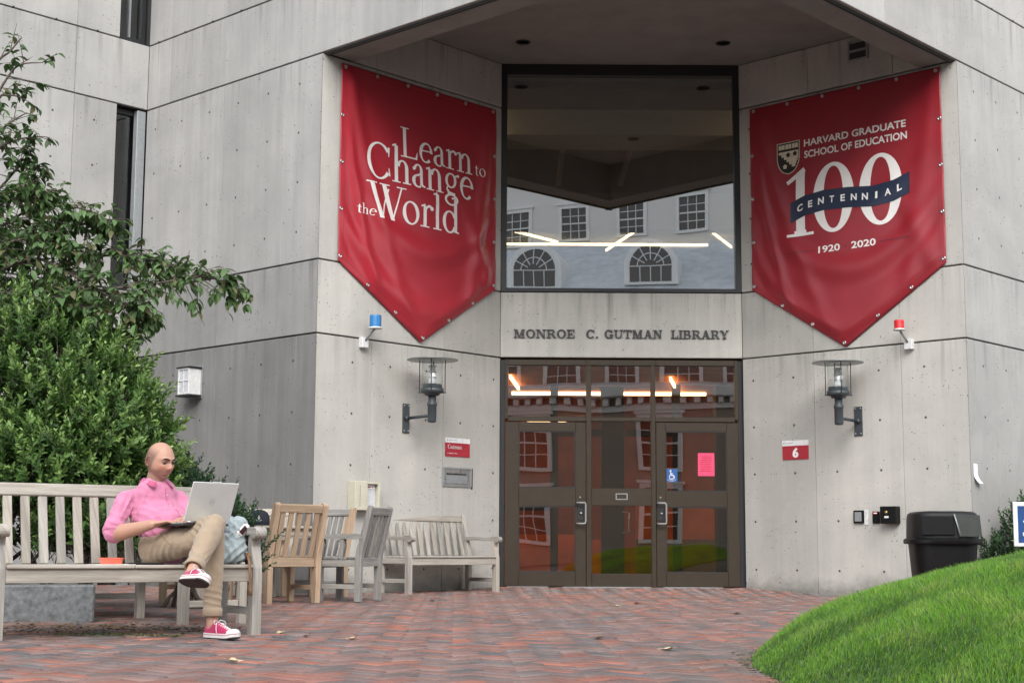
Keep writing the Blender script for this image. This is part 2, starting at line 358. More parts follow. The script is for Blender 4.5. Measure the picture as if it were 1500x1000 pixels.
# splayed walls of the entrance
ws = backing('LS', .05, 3.10, ZB, HCEIL, lib)
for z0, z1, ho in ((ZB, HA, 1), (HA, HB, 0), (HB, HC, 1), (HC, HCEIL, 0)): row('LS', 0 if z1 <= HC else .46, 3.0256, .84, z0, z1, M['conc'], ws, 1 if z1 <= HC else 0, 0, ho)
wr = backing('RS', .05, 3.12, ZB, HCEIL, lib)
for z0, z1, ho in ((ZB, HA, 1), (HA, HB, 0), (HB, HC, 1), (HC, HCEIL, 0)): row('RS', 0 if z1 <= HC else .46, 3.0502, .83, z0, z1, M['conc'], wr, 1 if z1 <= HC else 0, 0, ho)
# right wall
wq = backing('R', .04, 9.0, ZB, HTOP, lib)
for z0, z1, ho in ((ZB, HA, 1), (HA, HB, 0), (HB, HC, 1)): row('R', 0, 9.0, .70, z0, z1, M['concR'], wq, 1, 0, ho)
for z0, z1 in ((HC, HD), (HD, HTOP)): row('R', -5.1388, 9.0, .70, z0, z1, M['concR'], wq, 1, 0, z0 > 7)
# far left wall with its slot windows against the corner
wf = backing('F', .46, 9.0, ZB, HTOP, lib)
for z0, z1, ho in ((ZB, HA, 1), (HB, HC, 1), (HD, HTOP, 1)): row('F', .455, 9.0, 1.075, z0, z1, M['concF'], wf, 0, 0, ho)
for z0, z1 in ((HA, HB), (HC, HD)): row('F', 0, 9.0, 1.075, z0, z1, M['concF'], wf, 0, 0, False)
for z0, z1 in ((HA, HB), (HC, HD)): MB().obox(PW, -E1, -E2, UP, 0, .5, -.30, -.049, z0 + .012, z1 - .012).obj('spandrel', M['joint'], lib)
for z0, z1 in ((ZB, HA), (HB, HC), (HD, HTOP)):
    fr = MB()
    for s0, s1, t0, t1 in ((.0, .06, -.20, -.12), (.40, .452, -.20, -.12)): fr.obox(PW, -E1, -E2, UP, s0, s1, t0, t1, z0 + .02, z1 - .02)
    fr.obox(PW, -E1, -E2, UP, .06, .40, -.20, -.12, z0 + .02, z0 + .09).obox(PW, -E1, -E2, UP, .06, .40, -.20, -.12, z1 - .08, z1 - .02)
    if z0 > 7: fr.obox(PW, -E1, -E2, UP, .22, .235, -.19, -.13, z0 + .09, z1 - .08, mi=1)
    w_ = fr.obj('window', [M['black_metal'], M['grey_metal']], lib)
    MB().obox(PW, -E1, -E2, UP, .06, .40, -.165, -.155, z0 + .09, z1 - .08).obj('pane', M['glass_slot'], w_)
    if z0 < 7: MB().obox(PW, -E1, -E2, UP, .005, .13, -.11, -.02, z0 + .02, z1 - .02, .004).obj('mullion', M['grey_metal'], w_)
MB().obox(PW, -E1, -E2, UP, -.2, .9, -1.6, -.9, ZB, HTOP).obj('interior_wall', M['black_metal'], lib)

# overhang: edge beams hanging below the ceiling, ceiling with downlights, drip edge
def solid(poly, z0, z1, name, mat, parent):
    pts = [(p.x, p.y) for p in poly]
    return MB().prism(pts, (0, 0, 0), (1, 0, 0), (0, 1, 0), UP, z0, z1).obj(name, mat, parent)
B_ = .47
inL0 = PL + E1 * B_; inR0 = PR + E2 * B_; inA = APX + E1 * B_ + E2 * B_
def inset(k, q): return (APX + E1 * k + E2 * k, PL + E1 * k + E2 * q, PR + E2 * k + E1 * q)
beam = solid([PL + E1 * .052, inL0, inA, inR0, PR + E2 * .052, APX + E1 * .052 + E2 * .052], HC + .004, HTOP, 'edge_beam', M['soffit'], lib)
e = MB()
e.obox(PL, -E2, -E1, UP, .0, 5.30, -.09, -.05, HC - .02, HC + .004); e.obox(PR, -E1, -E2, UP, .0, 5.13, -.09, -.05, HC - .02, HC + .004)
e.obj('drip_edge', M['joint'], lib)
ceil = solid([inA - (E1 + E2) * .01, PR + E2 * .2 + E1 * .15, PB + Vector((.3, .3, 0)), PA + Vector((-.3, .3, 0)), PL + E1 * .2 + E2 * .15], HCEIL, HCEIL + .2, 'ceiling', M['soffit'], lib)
# wall over the beams inside is closed by the building mass
for (x, y) in ((.12, 18.35), (2.62, 18.35), (3.55, 17.2), (1.9, 15.7), (-.75, 17.1)):
    d_ = MB().lathe([(.075, 0), (.095, -.006), (.095, -.012), (.07, -.012), (.062, .03), (0.001, .03)], (x, y, HCEIL), 20).obj('downlight', [M['black_metal']], lib, True)
vt = MB().obox(wp('RS', 1.28, 6.55, .003), E2, -E1, UP, -.14, .14, 0, .02, -.13, .13, .004).obj('vent', M['grey_metal'], lib)
vs2 = MB()
for k in range(2): vs2.obox(wp('RS', 1.28, 6.49 + .115 * k, .024), E2, -E1, UP, -.11, .11, 0, .004, -.04, .04)
vs2.obj('vent_opening', M['joint'], vt)

# ---- glazed door wall
lin = panel('D', 0, 3.089, HA, HB, M['concW'], lib, .9, holes=False); lin.name = 'lintel_panel'
MB().obox(PA, DD, DN, UP, 0, 3.089, -.4, -.052, HA + .004, HB - .004).obj('wall', M['joint'], lib)
win = MB()
for s0, s1, z0, z1 in ((.0, .075, HB, HCEIL), (3.02, 3.089, HB, HCEIL), (.075, 3.02, HB, HB + .055), (.075, 3.02, 6.60, HCEIL)): win.obox(PA, DD, DN, UP, s0, s1, -.12, -.005, z0 + .003, z1 - .002, .004)
win = win.obj('window', M['black_metal'], lib)
MB().obox(PA, DD, DN, UP, .075, 3.02, -.075, -.065, HB + .055, 6.60).obj('pane', M['glass_up'], win)
for s0, s1, z0, z1, t1 in ((0, .062, 0, 2.86, -.06), (3.03, 3.089, 0, 2.86, -.06)): MB().obox(PA, DD, DN, UP, s0, s1, -.12, t1, z0, z1).obj('door_jamb', M['black_metal'], lib)
fr = MB()
Y0, Y1 = -.11, -.02
for s0, s1, z0, z1 in ((.062, .10, 2.10, 2.862), (1.095, 1.16, .0, 2.79), (1.915, 1.975, 0, 2.79), (2.985, 3.03, 2.10, 2.862),
                       (.10, 1.095, 2.79, 2.862), (1.095, 1.975, 2.79, 2.862), (1.975, 2.985, 2.79, 2.862), (.10, 1.095, 2.075, 2.135), (1.975, 2.985, 2.075, 2.135), (1.16, 1.915, 2.08, 2.13),
                       (1.16, 1.915, .0, .17), (1.16, 1.915, 1.016, 1.233)):
    fr.obox(PA, DD, DN, UP, s0, s1, Y0, Y1, z0, z1, .004)
fr = fr.obj('door_frame', M['bronze'], lib)
for s0, s1, z0, z1 in ((.10, 1.095, 2.135, 2.79), (1.16, 1.915, 2.13, 2.79), (1.975, 2.985, 2.135, 2.79), (1.16, 1.915, 1.233, 2.08), (1.16, 1.915, .17, 1.016)):
    MB().obox(PA, DD, DN, UP, s0, s1, -.062, -.056, z0, z1).obj('pane', M['glass_dn'], fr)
MB().obox(wp('D', 1.54, 1.13, -.017), DD, DN, UP, -.075, .075, 0, .004, -.04, .04).obj('plate', M['grey_metal'], fr)
MB().obox(wp('D', 1.54, 1.13, -.0125), DD, DN, UP, -.062, .062, 0, .002, -.028, .028).obj('plate', M['bronze'], fr)
def door(s0, s1, flip):
    d = MB(); g0, g1 = s0 + .175, s1 - .13
    if flip: g0, g1 = s0 + .12, s1 - .15
    for a, b, z0, z1 in ((s0, g0, .012, 2.068), (g1, s1, .012, 2.068), (g0, g1, .012, .185), (g0, g1, 1.005, 1.238 if not flip else 1.20), (g0, g1, 1.955, 2.068)):
        d.obox(PA, DD, DN, UP, a, b, -.085, -.032, z0, z1, .004)
    d = d.obj('door', M['bronze'], lib)
    for z0, z1 in ((.185, 1.005), (1.238 if not flip else 1.20, 1.955)):
        MB().obox(PA, DD, DN, UP, g0, g1, -.062, -.056, z0, z1).obj('pane', M['glass_dn'], d)
        gk = MB()
        for a, b, y0, y1 in ((g0, g0 + .012, z0, z1), (g1 - .012, g1, z0, z1), (g0 + .012, g1 - .012, z0, z0 + .012), (g0 + .012, g1 - .012, z1 - .012, z1)): gk.obox(PA, DD, DN, UP, a, b, -.055, -.036, y0, y1)
        gk.obj('glazing_bead', M['black_metal'], d)
    hx = s1 - .062 if not flip else s0 + .062
    sg = 1 if not flip else 1
    p = lambda ds_, z_, off: wp('D', hx + ds_ * sg, z_, off)
    MB().tube([p(-.05, 1.05, -.03), p(-.05, 1.05, .03), p(-.02, 1.05, .045), p(.045, 1.05, .045), p(.055, 1.03, .045), p(.055, .81, .045), p(.045, .79, .045), p(-.02, .79, .045), p(-.05, .79, .03), p(-.05, .79, -.03)], .011, 8).obj('handle', M['grey_metal'], d, True)
    MB().obox(p(0, .92, -.031), DD, DN, UP, -.045, .035, 0, .008, -.09, .11, .003).obj('handle_plate', M['black_metal'], d)
    MB().lathe([(.016, 0), (.016, .018), (.0, .02)], p(0, .92, -.022), 12, ax=DD, ay=UP, az=DN).obj('lock', M['steel'], d, True)
    MB().lathe([(.013, 0), (.011, .008), (.0, .010)], p(-.01, 1.12, -.032), 12, ax=DD, ay=UP, az=DN).obj('rivet', M['steel'], d, True)
    return d
dl = door(.066, 1.091, False); dr = door(1.979, 3.026, True)
for (s0, s1) in ((.10, .62), (.80, 1.9), (2.05, 2.8)): MB().obox(PA, DD, DN, UP, s0, s1, -.04, .03, -.012, .008, .003).obj('threshold', M['grey_metal'], lib)
# paper notices on the right door
def card(name, w, s, z, hw, hh, mat, off=.003, parent=None, t=.003, rz=0):
    o, d, n = WALLS[w]; c, s_ = math.cos(rz), math.sin(rz); ax = d * c + UP * s_; az = -d * s_ + UP * c
    return MB().obox(wp(w, s, z, off), ax, n, az, -hw, hw, 0, t, -hh, hh).obj(name, mat, parent)
M['pink_paper'] = simple('pink_paper', (.78, .07, .17), .7); M['blue_sign'] = simple('blue_sticker', (.02, .10, .32), .5); M['red_sign'] = simple('red_sign_paint', (.36, .02, .035), .45)
nt_ = card('notice', 'D', 2.615, 1.54, .105, .145, M['pink_paper'], -.054); tag(nt_, 'pink paper notice taped inside the right door glass', 'notice')
for k in range(9): card('text_line', 'D', 2.615 + random.uniform(-.01, .01), 1.64 - k * .023, .07 + random.uniform(-.015, .01), .0035, M['red_sign'], -.0505, nt_, .0005)
st = card('accessible_sticker', 'D', 2.175, 1.40, .075, .08, M['blue_sign'], -.054); tag(st, 'blue sticker with white wheelchair symbol on the right door glass', 'sticker')

# ---- rooms behind the glass
M['orange_wall'] = simple('orange_wall', (.60, .19, .05), .8, .25, 2.0); M['dark_int'] = simple('dark_interior', (.05, .038, .03), .8); M['floor_int'] = simple('interior_floor', (.06, .05, .045), .5)
M['ceil_int'] = simple('interior_ceiling', (.30, .30, .28), .8); M['ceil_up'] = simple('upstairs_ceiling', (.13, .135, .12), .8); M['shade_up'] = simple('roller_shade', (.62, .66, .56), .8)
M['olive'] = simple('olive_panel', (.16, .12, .015), .8); M['green_panel'] = simple('green_panel', (.05, .10, .02), .8)
M['tube_light'] = emis('warm_tube_light', (1.0, .66, .32), 3.2); M['unseen_fill'] = emis('unseen_fill_light', (1.0, .60, .28), 8.0); M['brown_wall'] = simple('brown_wall', (.27, .082, .032), .8, .3, 2.0); M['orange_panel'] = simple('orange_panel', (.62, .17, .025), .8, .25, 2.0); M['tube_off'] = simple('unlit_light', (.55, .52, .46), .5)
def room(x0, x1, y0, y1, z0, z1, mf, mc, mw):
    MB().box(x0, x1, y0, y1, z0 - .1, z0).obj('floor', mf, lib); MB().box(x0, x1, y0, y1, z1, z1 + .1).obj('ceiling', mc, lib)
    MB().box(x0, x1, y1, y1 + .1, z0, z1).obj('interior_wall', mw, lib); MB().box(x0 - .1, x0, y0, y1, z0, z1).obj('interior_wall', mw, lib); MB().box(x1, x1 + .1, y0, y1, z0, z1).obj('interior_wall', mw, lib)
room(-3.2, 6.4, 19.66, 29.0, 0.0, 2.80, M['floor_int'], M['orange_wall'], M['brown_wall'])
room(-2.6, 5.6, 19.66, 31.0, 3.3, 6.55, M['floor_int'], M['ceil_up'], M['dark_int'])
MB().box(-1.2, 4.2, 20.6, 21.4, 6.18, 6.54).obj('ceiling_drop', M['shade_up'], lib)
MB().box(-2.5, 5.5, 25.6, 25.9, 5.9, 6.54).obj('ceiling_beam', M['ceil_up'], lib)
for x0, x1, y0, y1 in ((.72, .80, 22.2, 24.8), (1.75, 1.83, 22.2, 24.8)): MB().box(x0, x1, y0, y1, 6.46, 6.53, .004).obj('ceiling_light', M['tube_off'], lib)
def strip(p0, p1, z, w=.09, mat='tube_light'):
    w *= .28
    p0, p1 = Vector((*p0, z)), Vector((*p1, z)); d = (p1 - p0).normalized(); n = Vector((-d.y, d.x, 0))
    MB().obox(p0, d, n, UP, 0, (p1 - p0).length, -w / 2, w / 2, -.05, 0).obj('ceiling_light', M[mat], lib)  # also names the unseen strips added to brighten the rooms
for a, b in (((-.9, 27.4), (.9, 29.6)), ((2.6, 27.4), (1.9, 30.4)), ((3.6, 28), (4.4, 30)), ((-.5, 29.8), (3.9, 29.8))): strip(a, b, 6.50, .07)
for a, b, w in (((-.02, 20.35), (.10, 21.9), .10), ((2.15, 20.5), (2.5, 22.6), .10), ((.0, 22.6), (2.9, 22.6), .06), ((.2, 28.2), (1.3, 27.2), .07)): strip(a, b, 2.79, w)
for x_, y0_, y1_, z_ in ((-2.0, 20.2, 30, 6.50), (5.0, 20.2, 30, 6.50), (-1.9, 20.4, 24, 2.79), (5.2, 20.2, 28, 2.79), (-2.4, 24.5, 28.4, 2.79)): strip((x_, y0_), (x_, y1_), z_, .7, 'unseen_fill')  # unseen strips added beside the glazed view to brighten both rooms
for x0_, x1_ in ((-1.7, -.6), (3.6, 4.8)): strip((x0_, 19.95), (x1_, 19.95), 6.50, .4, 'unseen_fill')  # more unseen strips, added to light the upstairs ceiling drop
# vestibule columns and inner doors
for x0, x1, y0, y1, z0, z1, m_ in ((.55, .66, 21.5, 21.6, 0, 2.79, 'dark_int'), (1.30, 1.62, 21.9, 22.2, 0, 2.79, 'dark_int'), (2.28, 2.40, 21.5, 21.6, 0, 2.79, 'dark_int'), (-.2, .55, 21.5, 21.56, 1.0, 1.1, 'dark_int'), (2.9, 3.3, 21.5, 21.8, 0, 2.79, 'dark_int'),
                                   (1.9, 4.2, 23.2, 23.3, 0, .62, 'olive'), (1.9, 4.2, 23.25, 23.35, .62, 1.15, 'orange_wall'), (1.05, 1.85, 25.0, 25.1, 0, .62, 'orange_panel'), (-1.2, 1.05, 25.2, 25.3, 0, .70, 'orange_panel'), (.66, 1.30, 21.5, 21.56, 2.05, 2.15, 'dark_int'), (1.62, 2.28, 21.5, 21.56, 2.05, 2.15, 'dark_int')):
    MB().box(x0, x1, y0, y1, z0, z1).obj('partition', M[m_], lib)
h_ = MB().tube([(1.60, 21.88, 1.0), (1.60, 21.80, 1.0), (1.68, 21.80, .98), (1.68, 21.80, .72), (1.60, 21.80, .70), (1.60, 21.88, .70)], .012, 8).obj('handle', M['steel'], lib, True)
# roof and rear mass of the building keep daylight out of the rooms
solid([APX + (E1 + E2) * .06, PR + E1 * 9 + E2 * .06, Vector((14, 34, 0)), Vector((-14, 34, 0)), PW - E1 * 9 + E2 * .06, PW + E1 * .06 + E2 * .06], HTOP - .3, HTOP + .1, 'roof', M['soffit'], lib)
MB().box(-9, 12, 33, 33.3, ZB, HTOP).obj('wall', M['concF'], lib)
MB().box(-3.3, 6.5, 19.64, 29.1, 2.92, 3.25).obj('floor_slab', M['soffit'], lib)
# ------------------------------------------------------------------ ground, brick paving, lawn mound
M['earth'] = simple('earth', (.075, .058, .045), .95, .3, 6, bump=.4); M['mortar'] = simple('paving_joint_sand', (.060, .052, .048), .95, .3, 30)
gx = np.concatenate([[-220, -120, -60, -30, -16], np.linspace(-9, 9, 37), [16, 30, 60, 120, 220]]); gy = np.concatenate([[-220, -120, -60, -30, -12, 0], np.linspace(4, 20, 60), [30, 60, 120, 240]])
gv = [(x, y, ground_z(x, y) - .012) for y in gy for x in gx]; nx = len(gx)
gf = [(j * nx + i, j * nx + i + 1, (j + 1) * nx + i + 1, (j + 1) * nx + i) for j in range(len(gy) - 1) for i in range(nx - 1)]
me = bpy.data.meshes.new('ground'); me.from_pydata(gv, [], gf); me.materials.append(M['mortar']); gnd = tag(link('ground', me), kind='structure')

MC, MR = Vector((7.0, 7.0, 0)), 5.844           # lawn mound: circular edge
def mound_h(x, y):
    d = MR - math.hypot(x - MC.x, y - MC.y)
    if d <= 0: return 0.0
    w = .022 * math.sin(x * 2.1 + y * 1.3) * min(1, d) + .012 * math.sin(x * 5.0 - y * 3.1) * min(1, d)
    return .975 * (1 - math.exp(-(d / 1.8) ** .8)) + w
PALETTE = [((.37, .150, .105), 9), ((.30, .140, .110), 14), ((.250, .150, .130), 26), ((.225, .160, .148), 26), ((.185, .150, .142), 20), ((.150, .140, .142), 9), ((.28, .175, .150), 16)]
_pw = np.array([w for _, w in PALETTE], float); _pw /= _pw.sum()
BU = .104
def brick_mesh(items, name):
    """items: (cx, cy, horizontal?, z, tint, tilt x, tilt y); bricks with softened edges"""
    n = len(items); cx, cy, hz, z, tn = (np.array([i[k] for i in items]) for k in (0, 1, 2, 3, 4)); tl = np.array([i[5] for i in items])
    L2, W2, c = BU - .0032, BU / 2 - .0032, .005
    top = np.array([(-L2 + c, -W2 + c, 0), (L2 - c, -W2 + c, 0), (L2 - c, W2 - c, 0), (-L2 + c, W2 - c, 0)]); mid = np.array([(-L2, -W2, -c), (L2, -W2, -c), (L2, W2, -c), (-L2, W2, -c)]); bot = mid + (0, 0, -.02)
    base = np.concatenate([top, mid, bot]); V = np.repeat(base[None], n, 0)
    h = hz[:, None].astype(bool); X = np.where(h, V[..., 0], -V[..., 1]); Y = np.where(h, V[..., 1], V[..., 0])
    Z = V[..., 2] + z[:, None] + X * tl[:, :1] + Y * tl[:, 1:2]
    e1, e2 = np.array(E1)[:2], np.array(E2)[:2]
    gx_ = X * e1[0] + Y * e2[0] + cx[:, None]; gy_ = X * e1[1] + Y * e2[1] + cy[:, None]
    verts = np.stack([gx_, gy_, Z], -1).reshape(-1, 3)
    fb = [(0, 1, 2, 3)] + [(4 + i, 4 + (i + 1) % 4, (i + 1) % 4, i) for i in range(4)] + [(8 + i, 8 + (i + 1) % 4, 4 + (i + 1) % 4, 4 + i) for i in range(4)]
    F = (np.array(fb)[None] + (np.arange(n) * 12)[:, None, None]).reshape(-1, 4)
    return quads(name, verts, F, np.repeat(tn, 12, 0), M['brick'])
def quads(name, verts, F, tint, mat, attr='tint', smooth=False):
    me = bpy.data.meshes.new(name); k = F.shape[1]
    me.vertices.add(len(verts)); me.vertices.foreach_set('co', np.asarray(verts, np.float32).ravel())
    me.loops.add(F.size); me.loops.foreach_set('vertex_index', F.astype(np.int32).ravel())
    me.polygons.add(len(F)); me.polygons.foreach_set('loop_start', np.arange(0, F.size, k, dtype=np.int32))
    me.update(calc_edges=True)
    if smooth: me.polygons.foreach_set('use_smooth', np.ones(len(F), bool))
    if tint is not None:
        a = me.color_attributes.new(attr, 'FLOAT_COLOR', 'POINT'); a.data.foreach_set('color', np.concatenate([tint, np.ones((len(tint), 1))], 1).astype(np.float32).ravel())
    me.materials.append(mat); me.validate(); return me
items = []
for i in range(-40, 190):
    for j in range(-150, 190):
        q = (i - j) % 4
        if q not in (0, 3): continue
        cu, cv = (i + 1, j + .5) if q == 0 else (i + .5, j + 1)
        p = E1 * (cu * BU) + E2 * (cv * BU)
        if p.y < 5.9 or p.y > 19.25 or abs(p.x) > .37 * p.y + .25: continue
        dL = (p - PL).dot(-E2); dR = (p - PR).dot(-E1); dLw = (p - PL).dot(-E1); dRw = (p - PR).dot(-E2)
        if (dL < -.02 and dLw < -.02) or (dR < -.02 and dRw < -.02) : continue
        if MR - (p - MC).length > .05: continue
        if p.x < -5.2: continue
        # planting bed at the left
        if (p - Vector((-2.95, 10.62, 0))).dot(Vector((.25, -.97, 0))) < 0 and (p - Vector((-2.75, 10.5, 0))).dot(Vector((.80, .60, 0))) < 0 and p.y < 13.2: continue
        tone = mnoise.noise(Vector((p.x * .55, p.y * .55, 3))) * .5 + .5
        w = _pw.copy(); w[4:6] *= .4 + 1.6 * tone; w[0:2] *= 1.7 - 1.3 * tone; w /= w.sum()
        t = np.array(PALETTE[rng.choice(7, p=w)][0]) * rng.uniform(.70, 1.02)
        near = (p - MC).length - MR
        if near < .5: t = t * .75 + np.array((.10, .115, .10)) * .25
        und = .006 * mnoise.noise(Vector((p.x * 1.3, p.y * 1.3, 0)))
        items.append((p.x, p.y, q == 0, ground_z(p.x, p.y) + und + rng.uniform(-.0026, .0026), t, rng.uniform(-.02, .02, 2), p.y))
items.sort(key=lambda t_: t_[6])
for it in items[:300]:
    me = brick_mesh([(0, 0, it[2], 0, it[4], it[5])], 'brick'); o = link('brick', me, gnd); o.location = (it[0], it[1], it[3])
o = link('brick_paving', brick_mesh(items[300:], 'brick_paving'), gnd); tag(o, kind='stuff')

# lawn
mv = []; mf = []; NR, NA = 40, 120
for i in range(NR + 1):
    for j in range(NA):
        r_ = MR * (1 - (i / NR) ** 1.6) + .02 * (i == 0); a = 2 * math.pi * j / NA; x, y = MC.x + r_ * math.cos(a), MC.y + r_ * math.sin(a)
        mv.append((x, y, ground_z(x, y) - .015 + mound_h(x, y)))
mf = [(i * NA + j, i * NA + (j + 1) % NA, (i + 1) * NA + (j + 1) % NA, (i + 1) * NA + j) for i in range(NR) for j in range(NA)]
me = bpy.data.meshes.new('lawn_mound'); me.from_pydata(mv, [], mf); M['turf'] = simple('turf_soil', (.016, .024, .007), .95, .4, 12, bump=.5); me.materials.append(M['turf'])
me.polygons.foreach_set('use_smooth', [True] * len(me.polygons)); mound = tag(link('lawn_mound', me), kind='structure')
pts = []
def grass(n, ylo, yhi, hscale, name):
    ps = []
    while len(ps) < n:
        y = rng.uniform(ylo, yhi); x = rng.uniform(.9, .385 * y + .1)
        d = MR - math.hypot(x - MC.x, y - MC.y)
        if d < -.02: continue
        ps.append((x, y, ground_z(x, y) - .02 + mound_h(x, y), d))
    P = np.array(ps); n = len(P); pat = np.array([mnoise.noise(Vector((a * 1.8, b * 1.8, 0))) for a, b in P[:, :2]]); pat2 = np.array([mnoise.noise(Vector((a * 6, b * 6, 5))) for a, b in P[:, :2]])
    hgt = rng.uniform(.022, .058, n) * hscale * (1 + .5 * pat) * (1 + .25 * pat2) * np.clip(.55 + P[:, 3] * 2.2, .55, 1.1); w = rng.uniform(.0013, .0026, n) * hscale ** .3
    az = rng.uniform(0, 2 * math.pi, n); la = rng.normal(.9, .9, n) + pat * 2.0; ln = rng.uniform(.05, .65, n) * hgt
    sx, sy = np.cos(az), np.sin(az); lx, ly = np.cos(la) * ln, np.sin(la) * ln
    V = np.zeros((n, 5, 3)); b = P[:, :3]
    for k, (t, ww) in enumerate(((0, 1), (0, -1), (.55, -.8), (.55, .8), (1, 0))):
        V[:, k, 0] = b[:, 0] + sx * w * ww + lx * t * t; V[:, k, 1] = b[:, 1] + sy * w * ww + ly * t * t; V[:, k, 2] = b[:, 2] + hgt * t * (1 - .18 * t)
    tint = (np.array((.13, .275, .028))[None] + np.array((.045, .0, .012)) * np.clip(pat2[:, None] * 1.6, 0, 1)) * (1 + .42 * pat[:, None] + .25 * pat2[:, None]) * rng.uniform(.7, 1.35, (n, 1))
    pale = rng.random(n) < .08 + .10 * (pat2 > .25); tint[pale] = np.array((.20, .24, .10)) * rng.uniform(.7, 1.2, (pale.sum(), 1)); blue = rng.random(n) < .15 + .2 * (pat < -.2); tint[blue] = np.array((.07, .16, .055)) * rng.uniform(.7, 1.2, (blue.sum(), 1))
    F = np.concatenate([(np.array([(0, 1, 2)]) + (np.arange(n) * 5)[:, None]), (np.array([(0, 2, 3)]) + (np.arange(n) * 5)[:, None]), (np.array([(3, 2, 4)]) + (np.arange(n) * 5)[:, None])])
    o = link(name, quads(name, V.reshape(-1, 3), F, np.repeat(tint, 5, 0), M['grass'])); tag(o, 'short bright green grass covering the mound at the right', 'grass', kind='stuff'); return o
g1 = grass(190000, 3.2, 10.9, 1.0, 'grass')
# worn soil rim and fallen leaf bits along the edge
def litter(name, n, pick, size, cols, parent=None, kind='stuff', label=None, cat=None):
    V = []; F = []; T = []
    for k in range(n):
        x, y = pick(); z = ground_z(x, y) + mound_h(x, y) + .003; s = rng.uniform(*size); a = rng.uniform(0, 6.3); c, sn = math.cos(a), math.sin(a); cu = rng.uniform(.1, .45) * s
        b = len(V)
        for (u, v, h) in ((-1, 0, .1), (-.3, -.42, rng.uniform(0, 1)), (.5, -.3, rng.uniform(0, .8)), (1, 0, rng.uniform(.2, 1)), (.4, .34, rng.uniform(0, 1)), (-.3, .45, rng.uniform(0, .9)), (0, 0, 0)):
            V.append((x + (u * c - v * sn) * s, y + (u * sn + v * c) * s, z + h * cu + .001))
        for i in range(6): F.append((b + i, b + (i + 1) % 6, b + 6))
        t = np.array(cols[rng.integers(len(cols))]) * rng.uniform(.7, 1.3); T += [t] * 7
    o = link(name, quads(name, np.array(V), np.array(F), np.array(T), M['dry_leaf']), parent)
    if kind: o['kind'] = kind
    return tag(o, label, cat)
M['dry_leaf'] = attr_mat('dry_leaf', rough=.7, var=.2)
def pick_litter():
    u = rng.random()
    x = rng.uniform(-3.9, -1.75); y = 9.75 + rng.normal(0, .34) + (.25 * (x + 2.6) if x > -2.6 else 0)
    return x, y
litter('leaf_litter', 1300, pick_litter, (.008, .024), [(.20, .13, .07), (.34, .24, .13), (.14, .09, .055), (.27, .16, .09), (.16, .16, .07)], None, 'stuff', 'scattered brown leaf litter under the near bench beside the granite block', 'leaf litter')
def pick_moss(): return rng.uniform(-2.7, -1.95), rng.normal(9.15, .07)
litter('moss', 500, pick_moss, (.006, .016), [(.10, .15, .05), (.13, .17, .07)], None, 'stuff', 'patch of pale green moss on the brick under the near bench', 'moss')
def pick_edge():
    a = rng.uniform(2.0, 4.2); r_ = MR + abs(rng.normal(0, .05)); return MC.x + r_ * math.cos(a), MC.y + r_ * math.sin(a)
litter('lawn_edge_debris', 900, pick_edge, (.006, .018), [(.20, .15, .09), (.12, .10, .06), (.10, .14, .05)], None, 'stuff', 'thin line of soil and dry clippings along the lawn edge', 'debris')
for x, y, s, lab in ((-1.42, 9.55, .045, 'cream dry leaf on the brick just right of the near bench leg'), (-.93, 9.1, .04, 'pale curled leaf on the bricks left of centre'), (-1.30, 7.25, .05, 'pale dry leaf on the bricks at the bottom left edge'),
                     (1.02, 14.8, .05, 'small white leaf on the bricks in front of the doors'), (1.28, 15.6, .055, 'brown and white leaf on the bricks right of the door line'), (2.0, 13.6, .05, 'curled brown leaf on the bricks near the right splay wall'),
                     (.55, 9.6, .04, 'dark curled leaf on the bricks left of the lawn tip'), (.87, 8.6, .05, 'broken pale leaf beside the lawn edge'), (-1.22, 9.25, .035, 'dark leaf scrap on the bricks beside the near bench'), (-.78, 15.4, .05, 'dark leaf on the bricks before the far bench')):
    V = []; a = rng.uniform(0, 3); c, sn = math.cos(a), math.sin(a); z = ground_z(x, y) + .005; n = 14
    mb = MB()
    for k in range(n):
        t = 2 * math.pi * k / n; r_ = s * (1 + .35 * math.cos(5 * t)) * (.75 if k % 2 else 1); u, v = r_ * math.cos(t), r_ * .62 * math.sin(t)
        V.append((x + u * c - v * sn, y + u * sn + v * c, z + .45 * abs(v) + .25 * abs(u) * (u > 0)))
    mb.add(V + [(x, y, z)], [(k, (k + 1) % n, n) for k in range(n)])
    dk = 'dark' in lab or 'brown' in lab
    tag(mb.obj('fallen_leaf', simple('fallen_leaf', (.09, .05, .03) if dk else (.50, .40, .26), .7, .3, 60)), lab, 'leaf')

# granite kerb block and planting bed behind the near bench
M['granite'] = simple('granite', (.135, .142, .145), .85, .42, 26, bump=.4)
gd = Vector((-.97, -.25, 0)).normalized(); gn = Vector((gd.y, -gd.x, 0)) * -1
if gn.y > 0: gn = -gn
go = Vector((-2.84, 10.52, 0))
gb = MB().obox(go + UP * -.12, gd, gn, UP, 0, 2.2, -.28, 0, 0, .345, .012).obj('granite_block', M['granite'])
tag(gb, 'rough grey granite kerb block lying under the near bench', 'granite block')
bed = [go + gd * 2.1 - gn * .15, go - gn * .15 + gd * .05, go - gn * 2.9 + gd * .3, go - gn * 2.9 + gd * 2.1]
mb = MB(); nn = 14; 
for j in range(nn + 1):
    for i in range(nn + 1):
        p = (bed[0] * (1 - i / nn) + bed[1] * (i / nn)) * (1 - j / nn) + (bed[3] * (1 - i / nn) + bed[2] * (i / nn)) * (j / nn)
        edge = min(i, nn - i) / nn * 4; mb.v.append((p.x, p.y, -.03 + .20 * min(1, edge + .25) + .03 * mnoise.noise(Vector((p.x * 3, p.y * 3, 0)))))
